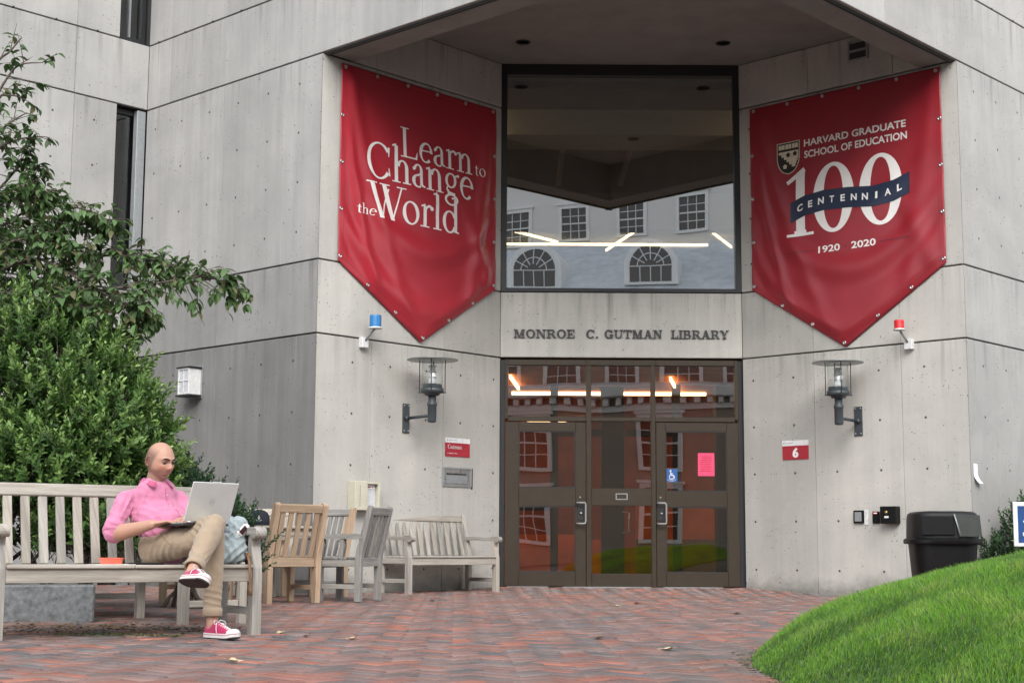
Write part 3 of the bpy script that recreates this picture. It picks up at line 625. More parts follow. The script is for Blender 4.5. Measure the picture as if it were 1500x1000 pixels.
for j in range(nn):
    for i in range(nn): mb.f.append((j * (nn + 1) + i, j * (nn + 1) + i + 1, (j + 1) * (nn + 1) + i + 1, (j + 1) * (nn + 1) + i)); mb.m.append(0)
tag(mb.obj('planting_bed', M['earth'], None, True), kind='structure')
# ------------------------------------------------------------------ lettering engine: every stroke is a strip of quads
def S_line(x0, y0, x1, y1, w, w1=None, n=5):
    w1 = w if w1 is None else w1; dx, dy = x1 - x0, y1 - y0; L_ = math.hypot(dx, dy); nx_, ny_ = -dy / L_, dx / L_
    return [((x0 + dx * t + nx_ * ww / 2, y0 + dy * t + ny_ * ww / 2), (x0 + dx * t - nx_ * ww / 2, y0 + dy * t - ny_ * ww / 2)) for t in [i / n for i in range(n + 1)] for ww in [w + (w1 - w) * t]]
def S_diag(x0, y0, x1, y1, w, n=6):   # diagonal with horizontal cuts
    return [((x0 + (x1 - x0) * t - w / 2, y0 + (y1 - y0) * t), (x0 + (x1 - x0) * t + w / 2, y0 + (y1 - y0) * t)) for t in [i / n for i in range(n + 1)]]
def S_arc(cx, cy, rx, ry, a0, a1, wv, wh, n=22, tilt=0):
    """elliptical stroke: wv = thickness of the upright sides, wh = of top and bottom"""
    o = []
    for i in range(n + 1):
        a = R(a0 + (a1 - a0) * i / n); c, s = math.cos(a), math.sin(a); c2, s2 = math.cos(a - R(tilt)), math.sin(a - R(tilt))
        w = math.sqrt((wv * c2) ** 2 + (wh * s2) ** 2)
        nx_, ny_ = c / rx, s / ry; q = math.hypot(nx_, ny_); nx_, ny_ = nx_ / q, ny_ / q
        x, y = cx + rx * c, cy + ry * s; o.append(((x, y), (x - nx_ * w, y - ny_ * w)))
    return o
def S_dot(cx, cy, r): return [((cx - r * math.sin(math.pi * i / 8), cy + r * math.cos(math.pi * i / 8)), (cx + r * math.sin(math.pi * i / 8), cy + r * math.cos(math.pi * i / 8))) for i in range(9)]
def S_box(x0, x1, y0, y1, n=3): return [((x0 + (x1 - x0) * i / n, y1), (x0 + (x1 - x0) * i / n, y0)) for i in range(n + 1)]
def serif(x, y, w, h=.035, up=True): return S_box(x - w / 2, x + w / 2, y, y + h) if up else S_box(x - w / 2, x + w / 2, y - h, y)
ST = .115
def GL(ch):
    if ch == 'L': return .70, [S_box(.11, .11 + ST, .03, .97), serif(.17, 0, .32), serif(.17, 1, .32, up=False), S_box(.17, .60, 0, .05), S_line(.58, .0, .635, .25, .09, .02)]
    if ch == 'e': return .56, [S_arc(.285, .325, .265, .345, -48, -360 + 2, ST, .05, 30, -20), S_line(.07, .375, .53, .395, .045)]
    if ch == 'a': return .52, [S_arc(.235, .48, .175, .19, 160, 0, .105, .045, 12), S_box(.305, .41, .06, .50), S_arc(.235, .175, .215, .195, 75, 300, .12, .045, 16), S_line(.36, .08, .49, .03, .08, .04), S_dot(.09, .52, .05), S_line(.23, .36, .38, .42, .04)]
    if ch == 'r': return .44, [S_box(.10, .10 + ST, .03, .62), serif(.16, 0, .32), S_line(.02, .60, .16, .655, .05), S_arc(.31, .48, .15, .19, 175, 55, .05, .075, 10), S_dot(.40, .575, .062)]
    if ch == 'n': return .68, [S_box(.10, .10 + ST, .03, .62), serif(.16, 0, .28), S_line(.02, .60, .16, .655, .05), S_arc(.365, .42, .205, .25, 165, 0, ST, .05, 14), S_box(.457, .57, .03, .425), serif(.515, 0, .28)]
    if ch == 'h': return .68, [S_box(.10, .10 + ST, .03, 1.05), serif(.16, 0, .28), S_line(.02, 1.03, .16, 1.085, .05), S_arc(.365, .42, .205, .25, 165, 0, ST, .05, 14), S_box(.457, .57, .03, .425), serif(.515, 0, .28)]
    if ch == 't': return .40, [S_box(.12, .22, .12, .80), S_box(.02, .36, .60, .65), S_arc(.25, .14, .13, .155, 180, 310, .10, .06, 10), S_line(.12, .80, .20, .84, .04)]
    if ch == 'o': return .64, [S_arc(.31, .325, .285, .345, 0, 360, ST, .045, 34, 15)]
    if ch == 'C': return .90, [S_arc(.47, .5, .44, .525, 38, 322, .13, .05, 34), S_line(.80, .66, .80, .93, .03, .075), S_line(.80, .34, .83, .12, .02, .05)]
    if ch == 'g': return .60, [S_arc(.27, .435, .215, .225, 0, 360, .095, .045, 28), S_arc(.28, -.135, .265, .175, 0, 360, .085, .05, 28), S_line(.14, .245, .11, .13, .05), S_arc(.24, .10, .13, .06, 110, 200, .05, .05, 8), S_line(.14, .065, .42, .03, .085), S_line(.42, .57, .56, .63, .055), S_dot(.55, .61, .045)]
    if ch == 'W': return 1.16, [S_diag(.14, 1, .46, -.01, .145), S_diag(.46, -.01, .72, .88, .05), S_diag(.56, 1, .86, -.01, .145), S_diag(.86, -.01, 1.16, 1, .05), serif(.14, 1, .34, up=False), serif(.58, 1, .34, up=False), serif(1.15, 1, .32, up=False)]
    if ch == 'l': return .34, [S_box(.11, .11 + ST, .03, 1.05), serif(.17, 0, .30), S_line(.03, 1.03, .17, 1.085, .05)]
    if ch == 'd': return .66, [S_arc(.29, .32, .265, .34, 30, 330, ST, .05, 26), S_box(.455, .57, .03, 1.05), S_line(.37, 1.03, .51, 1.085, .05), S_line(.52, .05, .64, .03, .06, .04)]
    if ch == 'u': return .66, [S_box(.10, .10 + ST, .18, .62), S_arc(.32, .22, .22, .235, 180, 350, ST, .05, 14), S_box(.455, .57, .03, .64), S_line(.02, .62, .16, .64, .04), S_line(.38, .62, .52, .64, .04), S_line(.52, .03, .66, .03, .05)]
    if ch == 'm': return 1.02, [S_box(.10, .10 + ST, .03, .62), serif(.16, 0, .26), S_line(.02, .60, .16, .655, .05), S_arc(.34, .42, .18, .25, 165, 0, ST, .05, 12), S_box(.407, .52, .03, .425), serif(.46, 0, .26), S_arc(.69, .42, .185, .25, 165, 0, ST, .05, 12), S_box(.762, .875, .03, .425), serif(.82, 0, .26)]
    if ch == 'G': return .98, [S_arc(.47, .5, .44, .525, 38, 330, .13, .05, 34), S_line(.80, .66, .80, .93, .03, .075), S_box(.74, .86, .08, .42), serif(.80, .42, .30, up=False)]
    return .3, []
def SL(ch):   # wide bold slab capitals
    T = .20; H = .085
    sf = lambda x, y, w=.40, up=True: serif(x, y, w, H, up)
    if ch == 'I': return .52, [S_box(.16, .36, 0.0, 1), sf(.26, 0, .46), sf(.26, 1, .46, False)]
    if ch == 'L': return .88, [S_box(.15, .35, 0, 1), sf(.25, 0, .46), sf(.25, 1, .46, False), S_box(.25, .82, 0, .10), S_box(.73, .82, .1, .36)]
    if ch == 'M': return 1.30, [S_box(.15, .27, 0, 1), sf(.21, 0, .34), S_diag(.30, 1, .64, .02, .24), S_diag(.64, .02, .96, 1, .13), S_box(.92, 1.12, 0, 1), sf(1.02, 0, .42), sf(.22, 1, .34, False), sf(1.04, 1, .36, False)]
    if ch == 'N': return 1.12, [S_box(.15, .27, 0, 1), S_diag(.27, 1, .87, 0, .25), S_box(.83, .95, 0, 1), sf(.21, 0, .36), sf(.19, 1, .36, False), sf(.89, 1, .36, False)]
    if ch == 'O': return 1.08, [S_arc(.53, .5, .49, .52, 0, 360, .24, .10, 32)]
    if ch == 'R': return 1.08, [S_box(.15, .35, 0, 1), sf(.25, 0, .46), sf(.18, 1, .32, False), S_arc(.62, .745, .27, .255, 95, -95, .20, .09, 16), S_box(.2, .62, .91, 1), S_box(.3, .62, .46, .54), S_diag(.60, .50, .90, .0, .22), S_box(.84, 1.04, 0, .085)]
    if ch == 'E': return .92, [S_box(.15, .35, 0, 1), sf(.22, 0, .40), sf(.22, 1, .40, False), S_box(.2, .84, 0, .095), S_box(.2, .82, .905, 1), S_box(.3, .60, .46, .55), S_box(.75, .84, .1, .34), S_box(.73, .82, .68, .9), S_box(.52, .60, .36, .65)]
    if ch == 'C': return 1.00, [S_arc(.50, .5, .46, .52, 45, 318, .24, .10, 28), S_box(.80, .88, .64, .98)]
    if ch == 'G': return 1.10, [S_arc(.50, .5, .46, .52, 45, 330, .24, .10, 28), S_box(.80, .88, .64, .98), S_box(.76, .94, .0, .44), S_box(.60, 1.04, .38, .46)]
    if ch == 'U': return 1.08, [S_box(.14, .34, .3, 1), S_box(.80, .91, .32, 1), S_arc(.525, .34, .385, .36, 180, 360, .18, .10, 18), sf(.24, 1, .44, False), sf(.86, 1, .36, False)]
    if ch == 'T': return 1.00, [S_box(.40, .60, 0, 1), sf(.5, 0, .46), S_box(.05, .95, .90, 1), S_box(.05, .13, .64, .9), S_box(.87, .95, .64, .9)]
    if ch == 'A': return 1.10, [S_diag(.22, 0, .50, 1, .11), S_diag(.86, 0, .54, 1, .24), S_box(.30, .76, .28, .37), sf(.20, 0, .36), sf(.86, 0, .44)]
    if ch == 'B': return 1.02, [S_box(.15, .35, 0, 1), S_box(.04, .6, .91, 1), S_box(.04, .62, 0, .09), S_box(.3, .6, .47, .55), S_arc(.60, .745, .25, .255, 95, -95, .20, .09, 14), S_arc(.62, .27, .30, .27, 95, -95, .22, .09, 14)]
    if ch == 'Y': return 1.06, [S_box(.43, .63, 0, .45), sf(.53, 0, .44), S_diag(.53, .36, .22, 1, .22), S_diag(.55, .36, .84, 1, .11), sf(.20, 1, .38, False), sf(.86, 1, .36, False)]
    if ch == '.': return .36, [S_box(.08, .28, 0, .19)]
    if ch == '1': return .60, []
    return .6, []
def lay(mb, strip, mapf, off, cell=.035):
    """lay a strip of quads on a surface, cut finely enough to follow its folds"""
    for i in range(len(strip) - 1):
        (a, b), (c, d_) = strip[i], strip[i + 1]
        m = max(1, math.ceil(max(math.dist(a, c), math.dist(b, d_)) / cell)); k = max(1, math.ceil(max(math.dist(a, b), math.dist(c, d_)) / cell)); o_ = len(mb.v)
        for p in range(m + 1):
            t = p / m; l_ = (a[0] + (c[0] - a[0]) * t, a[1] + (c[1] - a[1]) * t); r_ = (b[0] + (d_[0] - b[0]) * t, b[1] + (d_[1] - b[1]) * t)
            for q_ in range(k + 1):
                u = q_ / k; mb.v.append(tuple(mapf(l_[0] + (r_[0] - l_[0]) * u, l_[1] + (r_[1] - l_[1]) * u, off)))
        for p in range(m):
            for q_ in range(k): g_ = o_ + p * (k + 1) + q_; mb.f.append((g_, g_ + 1, g_ + k + 2, g_ + k + 1)); mb.m.append(0)
def text_objs(txt, font, x, y, size, mapf, mat, parent, name='letter', wscale=1.0, width=None, depth=None, toff=.005):
    tot = sum(font(c)[0] for c in txt)
    if width: wscale = width / (tot * size)
    out = []
    for c in txt:
        w, strokes = font(c)
        if strokes:
            mb = MB()
            for k, s_ in enumerate(strokes):
                if depth is None:
                    g2 = lambda p_: (x + p_[0] * size * wscale, y + p_[1] * size)
                    lay(mb, [(g2(l_), g2(r_)) for l_, r_ in s_], mapf, toff + k * .0003)
                else:
                    dz = depth + k * .0004; b = len(mb.v); m_ = len(s_)
                    for dd in (0.0, dz):
                        for l_, r_ in s_: mb.v.append(tuple(mapf(x + l_[0] * size * wscale, y + l_[1] * size, dd))); mb.v.append(tuple(mapf(x + r_[0] * size * wscale, y + r_[1] * size, dd)))
                    q = 2 * m_
                    for i in range(m_ - 1):
                        a0, a1, a2, a3 = b + 2 * i, b + 2 * i + 1, b + 2 * i + 3, b + 2 * i + 2
                        for f_ in ((q + a0, q + a1, q + a2, q + a3), (a0, a3, q + a3, q + a0), (a1, q + a1, q + a2, a2)): mb.f.append(f_); mb.m.append(0)
                    for f_ in ((b, q + b, q + b + 1, b + 1), (b + q - 2, b + q - 1, b + 2 * q - 1, b + 2 * q - 2)): mb.f.append(f_); mb.m.append(0)
            out.append(mb.obj(name, mat, parent, fix=depth is not None))
        x += w * size * wscale
    return out
def sans(txt, x, y, size, width, mapf, mat, parent, name='lettering', off=.005, bold=.02, cut=.05, skew=None):
    """built-in sans lettering turned into a mesh and laid on a surface"""
    cu = bpy.data.curves.new(name, 'FONT'); cu.body = txt; cu.size = 1; cu.offset = bold; cu.resolution_u = 3; cu.fill_mode = 'FRONT'
    ob = bpy.data.objects.new(name, cu); col.objects.link(ob); dg = bpy.context.evaluated_depsgraph_get(); me = bpy.data.meshes.new_from_object(ob.evaluated_get(dg)); bpy.data.objects.remove(ob)
    bm = bmesh.new(); bm.from_mesh(me); bmesh.ops.triangulate(bm, faces=bm.faces)
    xs = [v.co.x for v in bm.verts]; ys = [v.co.y for v in bm.verts]; x0, x1, y0, y1 = min(xs), max(xs), min(ys), max(ys)
    for v in bm.verts: v.co.x = x + (v.co.x - x0) / (x1 - x0) * width; v.co.y = y + (v.co.y - y0) / (y1 - y0) * size
    for _ in range(2):
        ed = [e_ for e_ in bm.edges if e_.calc_length() > cut]
        if ed: bmesh.ops.subdivide_edges(bm, edges=ed, cuts=1); bmesh.ops.triangulate(bm, faces=bm.faces)
    for v in bm.verts: xx, yy = (v.co.x, v.co.y) if skew is None else skew(v.co.x, v.co.y); v.co = Vector(mapf(xx, yy, off))
    bm.to_mesh(me); bm.free(); me.materials.clear(); me.materials.append(mat); return link(name, me, parent)

# ------------------------------------------------------------------ banners
def banner_mat(name, c):
    m, nt, b, out = new_mat(name); g = N(nt); tc = g.n('ShaderNodeTexCoord').outputs['Object']
    g.l(g.ramp(g.noise(tc, 3, 3), [(.3, tuple(x * .92 for x in c)), (.7, tuple(x * 1.06 for x in c))]), b.inputs['Base Color'])
    b.inputs['Roughness'].default_value = .36; b.inputs['Specular IOR Level'].default_value = .55; g.bump(g.noise(tc, 260, 2), .05, .002, b); return m
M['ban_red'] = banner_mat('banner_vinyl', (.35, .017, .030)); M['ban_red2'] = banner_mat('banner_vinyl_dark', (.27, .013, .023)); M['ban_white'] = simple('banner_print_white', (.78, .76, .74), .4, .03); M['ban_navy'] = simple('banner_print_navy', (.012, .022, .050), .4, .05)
M['ban_black'] = simple('banner_print_black', (.012, .010, .010), .4); M['ban_cream'] = simple('banner_print_cream', (.62, .55, .42), .4); M['ban_seam'] = simple('banner_hem_thread', (.20, .008, .016), .6); M['ban_line'] = simple('banner_print_line', (.10, .02, .04), .4)
def sstep(a, b, x):
    t = max(0, min(1, (x - a) / (b - a))); return t * t * (3 - 2 * t)
def banner(w, sl, sr, ztop, zside_l, zside_r, stip, ztip, seed, mat, label):
    """sl/sr measured left to right as seen from outside; surf(x, z, off): x from the left edge in metres"""
    o, d, n = WALLS[w]; flip = w == 'RS'; W_ = abs(sr - sl)
    def pos(x, z, off):
        s_ = (sl - x) if flip else (sl + x); return o + d * s_ + UP * z + n * off
    xt = abs(stip - sl)
    def zlow(x): return zside_l + (ztip - zside_l) * (x / xt) if x < xt else ztip + (zside_r - ztip) * (x - xt) / (W_ - xt)
    def fold(x, z):
        t = x / W_; h = ztop - z; c = x - W_ * .52; pin = min(1, min(x, W_ - x) / .16); pb = min(1, max(0, (z - zlow(x))) / .16)
        tp = min(1, h / .2)
        f = .025
        f += .075 * math.sin(math.pi * min(1, max(0, t))) * sstep(0, 2.0, h) * pb ** .5            # belly
        g_ = z + .55 * (c / 1.0) ** 2 * -1                                             # U-shaped sag lines
        am = sstep(.8, 2.3, h)
        f += am * pin * pb * (.015 * math.sin(g_ * 9.5 + seed) + .007 * math.sin(g_ * 17 + seed * 2 + c))
        l_ = x - .10 - .20 * h - .05 * h * h                                                    # long folds from the upper corners
        f += .050 * math.exp(-(l_ / .11) ** 2) * tp * pb * math.exp(-h / 3.2) * pin
        l2 = x - .04 - .07 * h - .05 * h * h
        f += .034 * math.exp(-(l2 / .07) ** 2) * sstep(.2, 1, h) * pb * pin
        r_ = (W_ - x) - .07 - .16 * h; f += .030 * math.exp(-(r_ / .12) ** 2) * tp * pb * pin * (1 if seed < 2 else .8)
        r2 = (W_ - x) - .02 - .45 * max(0, (2.6 - h)) ; f += .030 * math.exp(-(r2 / .13) ** 2) * sstep(.9, 1.9, h) * pb * pin
        f += .010 * mnoise.noise(Vector((x * 2.2, z * 2.2, seed))) * pin; f *= (.85 if seed < 2 else .62)
        # pulls between grommets
        f += .010 * (1 - pin) * abs(math.sin(z * 5.2)) ; return f
    surf = lambda x, z, off=0.0: pos(x, z, fold(x, z) + off)
    thing = empty('banner', (0, 0, 0), 0, label, 'banner', 'red banners beside the entrance')
    NX, NZ = 110, 130; mb = MB()
    for j in range(NZ + 1):
        for i in range(NX + 1):
            x = W_ * i / NX; zl = zlow(x); z = ztop + (zl - ztop) * j / NZ; mb.v.append(tuple(surf(x, z)))
    for j in range(NZ):
        for i in range(NX): a = j * (NX + 1) + i; mb.f.append((a, a + 1, a + NX + 2, a + NX + 1)); mb.m.append(0)
    cl = mb.obj('cloth', mat, thing, True); md = cl.modifiers.new('thickness', 'SOLIDIFY'); md.thickness = .002; md.offset = -1
    edge = [(x, ztop - .035) for x in np.linspace(.06, W_ - .06, 6)] + [(.03, z) for z in np.linspace(ztop - .62, zside_l + .05, 4)] + [(W_ - .03, z) for z in np.linspace(ztop - .62, zside_r + .05, 4)]
    for t in (.34, .67): edge += [(xt * t, zlow(xt * t) + .045), (xt + (W_ - xt) * t, zlow(xt + (W_ - xt) * t) + .045)]
    edge.append((xt, ztip + .055))
    hem = [[((x, ztop - .074), (x, ztop - .078)) for x in np.linspace(.01, W_ - .01, 40)], [((.071, z), (.075, z)) for z in np.linspace(ztop - .02, zside_l, 40)], [((W_ - .075, z), (W_ - .071, z)) for z in np.linspace(ztop - .02, zside_r, 40)],
           [((x, zlow(x) + .088), (x, zlow(x) + .083)) for x in np.linspace(.03, xt, 30)], [((x, zlow(x) + .088), (x, zlow(x) + .083)) for x in np.linspace(xt, W_ - .03, 30)]]
    for h_ in hem:
        mb = MB(); lay(mb, h_, surf, .0025); mb.obj('hem_seam', M['ban_seam'], thing, fix=False)
    for x, z in edge: MB().lathe([(.024, 0), (.024, .007), (.012, .009), (.011, .003)], surf(x, z, .002), 12, ax=d, ay=UP, az=n).obj('grommet', M['steel'], thing, True)
    return thing, surf, W_, pos
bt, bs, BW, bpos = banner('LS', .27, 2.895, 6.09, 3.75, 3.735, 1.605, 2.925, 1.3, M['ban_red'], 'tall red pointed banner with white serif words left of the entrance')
X = lambda s_: s_ - .27
for txt, s0, s1, zb, size in (('Learn', 1.20, 2.455, 5.145, .375), ('to', 2.49, 2.675, 5.152, .155), ('Change', .64, 2.465, 4.812, .43), ('the', .52, .80, 4.345, .115), ('World', .665, 2.20, 4.335, .42)):
    text_objs(txt, GL, X(s0), zb, size, bs, M['ban_white'], bt, width=s1 - s0)
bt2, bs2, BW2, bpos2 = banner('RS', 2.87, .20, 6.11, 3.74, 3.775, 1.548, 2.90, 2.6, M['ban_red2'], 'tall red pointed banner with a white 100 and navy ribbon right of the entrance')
q = 3.05 - 2.87; X2 = lambda s_: s_ - q
sans('HARVARD GRADUATE', X2(.984), 5.470, .092, 1.405, bs2, M['ban_white'], bt2, bold=.025)
sans('SCHOOL OF EDUCATION', X2(.988), 5.322, .095, 1.412, bs2, M['ban_white'], bt2, bold=.025)
def strokes_obj(strokes, mapf, mat, parent, name, off=.005):
    mb = MB()
    for k, s_ in enumerate(strokes):
        lay(mb, s_, mapf, off + k * .0003)
    return mb.obj(name, mat, parent, fix=False)
strokes_obj([S_box(X2(.862), X2(.992), 4.40, 5.10, 10), S_line(X2(.735), 5.035, X2(.992), 5.185, .05, .06), S_line(X2(.93), 5.06, X2(.975), 5.17, .13, .05), S_box(X2(.735), X2(1.115), 4.34, 4.375), S_line(X2(.84), 4.385, X2(1.01), 4.385, .05, .05)], bs2, M['ban_white'], bt2, 'digit')
for c_ in (1.400, 2.045): strokes_obj([S_arc(X2(c_), 4.766, .288, .44, 0, 360, .150, .048, 48)], bs2, M['ban_white'], bt2, 'digit')
rib = [];
for i in range(25):
    t = i / 24; x = .785 + t * (2.425 - .785); zc = 4.652 + .125 * math.sin(math.pi * (t * 1.0) - .35) * .55 + .10 * t + .035 * math.sin(t * 2 * math.pi * .95 + .2) * 1; zc = np.interp(t, [0, .12, .3, .5, .7, .88, 1], [4.650, 4.715, 4.745, 4.728, 4.690, 4.718, 4.790]); hw = .128
    rib.append(((X2(x), zc + hw), (X2(x), zc - hw)))
strokes_obj([rib], bs2, M['ban_navy'], bt2, 'ribbon', .0085)
def onrib(x, z): t = (x - X2(.785)) / (2.425 - .785); return x, z + float(np.interp(t, [0, .12, .3, .5, .7, .88, 1], [4.650, 4.715, 4.745, 4.728, 4.690, 4.718, 4.790]))
for i_, ch in enumerate('CENTENNIAL'):
    cw = .030 if ch == 'I' else (.082 if ch in 'CNA' else .062); cx_ = .925 + i_ * (1.375 / 9) ; sans(ch, X2(cx_) - cw / 2, -.043, .086, cw, bs2, M['ban_white'], bt2, name='letter', off=.0115, bold=.03, skew=onrib, cut=.03)
sans('1920', X2(1.176), 4.088, .087, .305, bs2, M['ban_white'], bt2); sans('2020', X2(1.635), 4.088, .087, .33, bs2, M['ban_white'], bt2)
strokes_obj([S_box(X2(.729), X2(1.137), 4.126, 4.134, 6)], bs2, M['ban_line'], bt2, 'line'); strokes_obj([S_box(X2(2.013), X2(2.405), 4.126, 4.134, 6)], bs2, M['ban_line'], bt2, 'line'); strokes_obj([S_dot(X2(1.554), 4.128, .012)], bs2, M['ban_line'], bt2, 'dot')
def shield(w0, w1, zt, zb, k=1.0, n=16):
    cx = (w0 + w1) / 2; hw = (w1 - w0) / 2 * k; zc = (zt + zb) / 2; hh = (zt - zb) / 2 * (1 - (1 - k) * .8)
    o = []
    for i in range(n + 1):
        t = i / n; z = zc + hh - 2 * hh * t; ww = hw if t < .45 else hw * math.sqrt(max(0, 1 - ((t - .45) / .55) ** 1.9)); o.append(((X2(cx - ww), z), (X2(cx + ww), z)))
    return o
a0, a1, zt, zb = .586, .923, 5.575, 5.155
strokes_obj([shield(a0, a1, zt, zb)], bs2, M['ban_cream'], bt2, 'shield'); strokes_obj([shield(a0, a1, zt, zb, .93)], bs2, M['ban_black'], bt2, 'shield', .0075)
# cream upper right field with stepped edge, three open books, rose blossoms
cells = []
for k in range(7):
    z1 = 5.455 - k * .035; x0 = a0 + .03 + k * .038; hw_ = np.interp(z1 - .0175, [zb, 5.25, 5.36, zt], [.0, .10, .15, .155]); xr = (a0 + a1) / 2 + hw_
    if xr > x0: cells.append(S_box(X2(x0), X2(xr), z1 - .0345, z1, 4))
strokes_obj(cells, bs2, M['ban_cream'], bt2, 'field', .0100)
for k in range(3): strokes_obj([S_box(X2(a0 + .030 + k * .098), X2(a0 + .072 + k * .098), 5.485, 5.545), S_box(X2(a0 + .076 + k * .098), X2(a0 + .118 + k * .098), 5.485, 5.545)], bs2, M['ban_cream'], bt2, 'book', .0100)
for cx, cz, m_ in ((.755, 5.405, 'ban_black'), (.855, 5.410, 'ban_black'), (.708, 5.26, 'ban_cream')):
    strokes_obj([S_dot(X2(cx), cz, .016)] + [S_dot(X2(cx) + .02 * math.cos(R(90 + 72 * i)), cz + .02 * math.sin(R(90 + 72 * i)), .0125) for i in range(5)], bs2, M[m_], bt2, 'blossom', .0135)

# ------------------------------------------------------------------ raised name over the doors
M['letter_metal'] = simple('weathered_letter_metal', (.055, .058, .062), .55, .25, 40, metal=.3)
nm = empty('name_lettering', tuple(wp('D', 1.54, 3.13)), 0, 'dark raised metal letters naming the library on the concrete band over the doors', 'lettering')
mp = lambda x, z, off: wp('D', x, z, off + .002) - wp('D', 1.54, 3.13)
for txt, s0, s1 in (('MONROE', .166, .955), ('C.', 1.09, 1.255), ('GUTMAN', 1.325, 2.07), ('LIBRARY', 2.175, 2.918)):
    text_objs(txt, SL, s0, 3.135, .108, mp, M['letter_metal'], nm, width=s1 - s0, depth=.022)

# ------------------------------------------------------------------ wall lamps
def wall_lamp(w, s, label):
    o, d, n = WALLS[w]; base = wp(w, s, 2.0); t = empty('wall_lamp', tuple(base), 0, label, 'wall lamp', 'wall lamps either side of the doors')
    P = lambda a, off, z: d * a + n * off + UP * z; c = P(0, .45, 0)
    MB().obox((0, 0, 0), d, n, UP, -.055, .055, .001, .014, -.175, .175, .003).obj('wall_plate', M['lamp_metal'], t)
    bo = MB()
    for a in (-.035, .035):
        for z in (-.15, .15): bo.lathe([(.011, 0), (.009, .009), (0, .010)], P(a, .0145, z), 8, ax=d, ay=UP, az=n)
    b_ = bo.obj('bolts', M['grey_metal'], t, True); b_['kind'] = 'stuff'
    MB().tube([P(0, .012, 0), P(0, .05, 0)], [.035, .026], 12).tube([P(0, .045, 0), P(0, .42, .012)], .019, 12).obj('arm', M['lamp_metal'], t, True)
    MB().lathe([(0.001, -.075), (.046, -.068), (.052, -.05), (.052, .12), (.058, .125), (.058, .16), (.050, .165), (.046, .17), (.046, .25)], c, 20).obj('post', M['lamp_metal'], t, True)
    MB().lathe([(.046, .24), (.085, .245), (.092, .27), (.135, .275), (.135, .325), (.115, .33), (.115, .375), (.001, .375)], c, 24).obj('lamp_base', M['lamp_metal'], t, True)
    MB().lathe([(.118, .33), (.122, .36), (.122, .655)], c, 28).obj('glass_cylinder', M['glass_clear'], t, True)
    MB().lathe([(.045, .36), (.045, .43), (.030, .44), (.030, .60), (.0, .605)], c, 16).obj('bulb', M['white_plastic'], t, True)
    dk = MB()
    for k in range(3): dk.lathe([(.046, .46 + k * .06), (.052, .468 + k * .06), (.046, .472 + k * .06)], c, 20)
    dk.obj('louvre', M['white_plastic'], t, True)
    for k in range(4):
        a = R(45 + 90 * k) + (.75 if w == 'LS' else -.75); e_ = Vector((math.cos(a), math.sin(a), 0)) * .150
        MB().tube([c + e_ + UP * .275, c + e_ + UP * .665], .0055, 6).tube([c + e_ * .8 + UP * .278, c + e_ * 1.08 + UP * .278], .0075, 6).obj('rod', M['lamp_metal'], t, True)
    MB().lathe([(.0, .70), (.10, .692), (.295, .668), (.302, .664), (.302, .658), (.295, .656), (.10, .662), (.0, .664)], c, 40).obj('lamp_disc', M['lamp_disc'], t, True)
    return t
wall_lamp('LS', 1.393, 'glass cylinder lamp with wide flat disc on the wall left of the doors'); wall_lamp('RS', 1.407, 'glass cylinder lamp with wide flat disc on the wall right of the doors')
def beacon(w, s, z, colr, r_, h, label, sgn):
    o, d, n = WALLS[w]; t = empty('beacon_light', tuple(wp(w, s, z)), 0, label, 'beacon light')
    MB().obox((0, 0, 0), d, n, UP, -.05, .05, .001, .07, -.06, .06, .006).obj('junction_box', M['white_plastic'], t)
    MB().tube([n * .06 + UP * .02, n * .20 + UP * .16 + d * .03 * sgn], .014, 8).obj('arm', M['grey_metal'], t, True)
    c = n * .20 + UP * .15 + d * .03 * sgn
    MB().lathe([(.001, 0), (r_ + .01, .0), (r_ + .01, .018), (r_, .02)], c, 20).obj('collar', M['white_plastic'], t, True)
    m, nt, b, out = new_mat('beacon_lens'); b.inputs['Base Color'].default_value = (*colr, 1); b.inputs['Roughness'].default_value = .15; b.inputs['Coat Weight'].default_value = .6
    pr = [(r_, .02)]
    for k in range(6): pr += [(r_, .02 + h * (k + .1) / 6), (r_ - .004, .02 + h * (k + .5) / 6), (r_, .02 + h * (k + .9) / 6)]
    MB().lathe(pr + [(r_ * .9, .025 + h), (0.0, .028 + h)], c, 24).obj('lens', m, t, True)
beacon('LS', .68, 2.83, (.008, .16, .42), .070, .135, 'small blue beacon light on the concrete left of the red banner tip', 1)
beacon('RS', .70, 2.86, (.62, .008, .012), .060, .095, 'small red beacon light on the concrete right of the doors', 1)
# boxed lantern on the left wall
o, d, n = WALLS['L']; lt = empty('wall_lantern', tuple(wp('L', 2.26, 2.47)), 0, 'square white framed lantern on the left grey wall', 'wall lantern')
MB().obox((0, 0, 0), d, n, UP, -.13, .13, .001, .02, -.20, .20, .003).obj('wall_plate', M['grey_metal'], lt)
M['lantern_glass'] = simple('lantern_glass', (.50, .52, .55), .2, .1)
MB().obox((0, 0, 0), d, n, UP, -.105, .105, .03, .185, -.145, .145).obj('glass_box', M['lantern_glass'], lt)
for a, b_, y0, y1, z0, z1 in ((-.115, -.095, .02, .195, -.16, .16), (.095, .115, .02, .195, -.16, .16), (-.095, .095, .187, .197, .14, .16), (-.095, .095, .187, .197, -.16, -.14), (-.009, .009, .187, .195, -.14, .14), (-.095, -.011, .187, .194, .0, .018), (.011, .095, .187, .194, .0, .018)):
    MB().obox((0, 0, 0), d, n, UP, a, b_, y0, y1, z0, z1, .002).obj('frame_bar', M['white_plastic'], lt)
MB().obox((0, 0, 0), d, n, UP, -.14, .14, .021, .21, -.185, -.162, .004).obj('base', M['black_metal'], lt)
MB().obox((0, 0, 0), d, n, UP, -.14, .14, .021, .21, .162, .178, .004).obj('hood', M['black_metal'], lt)

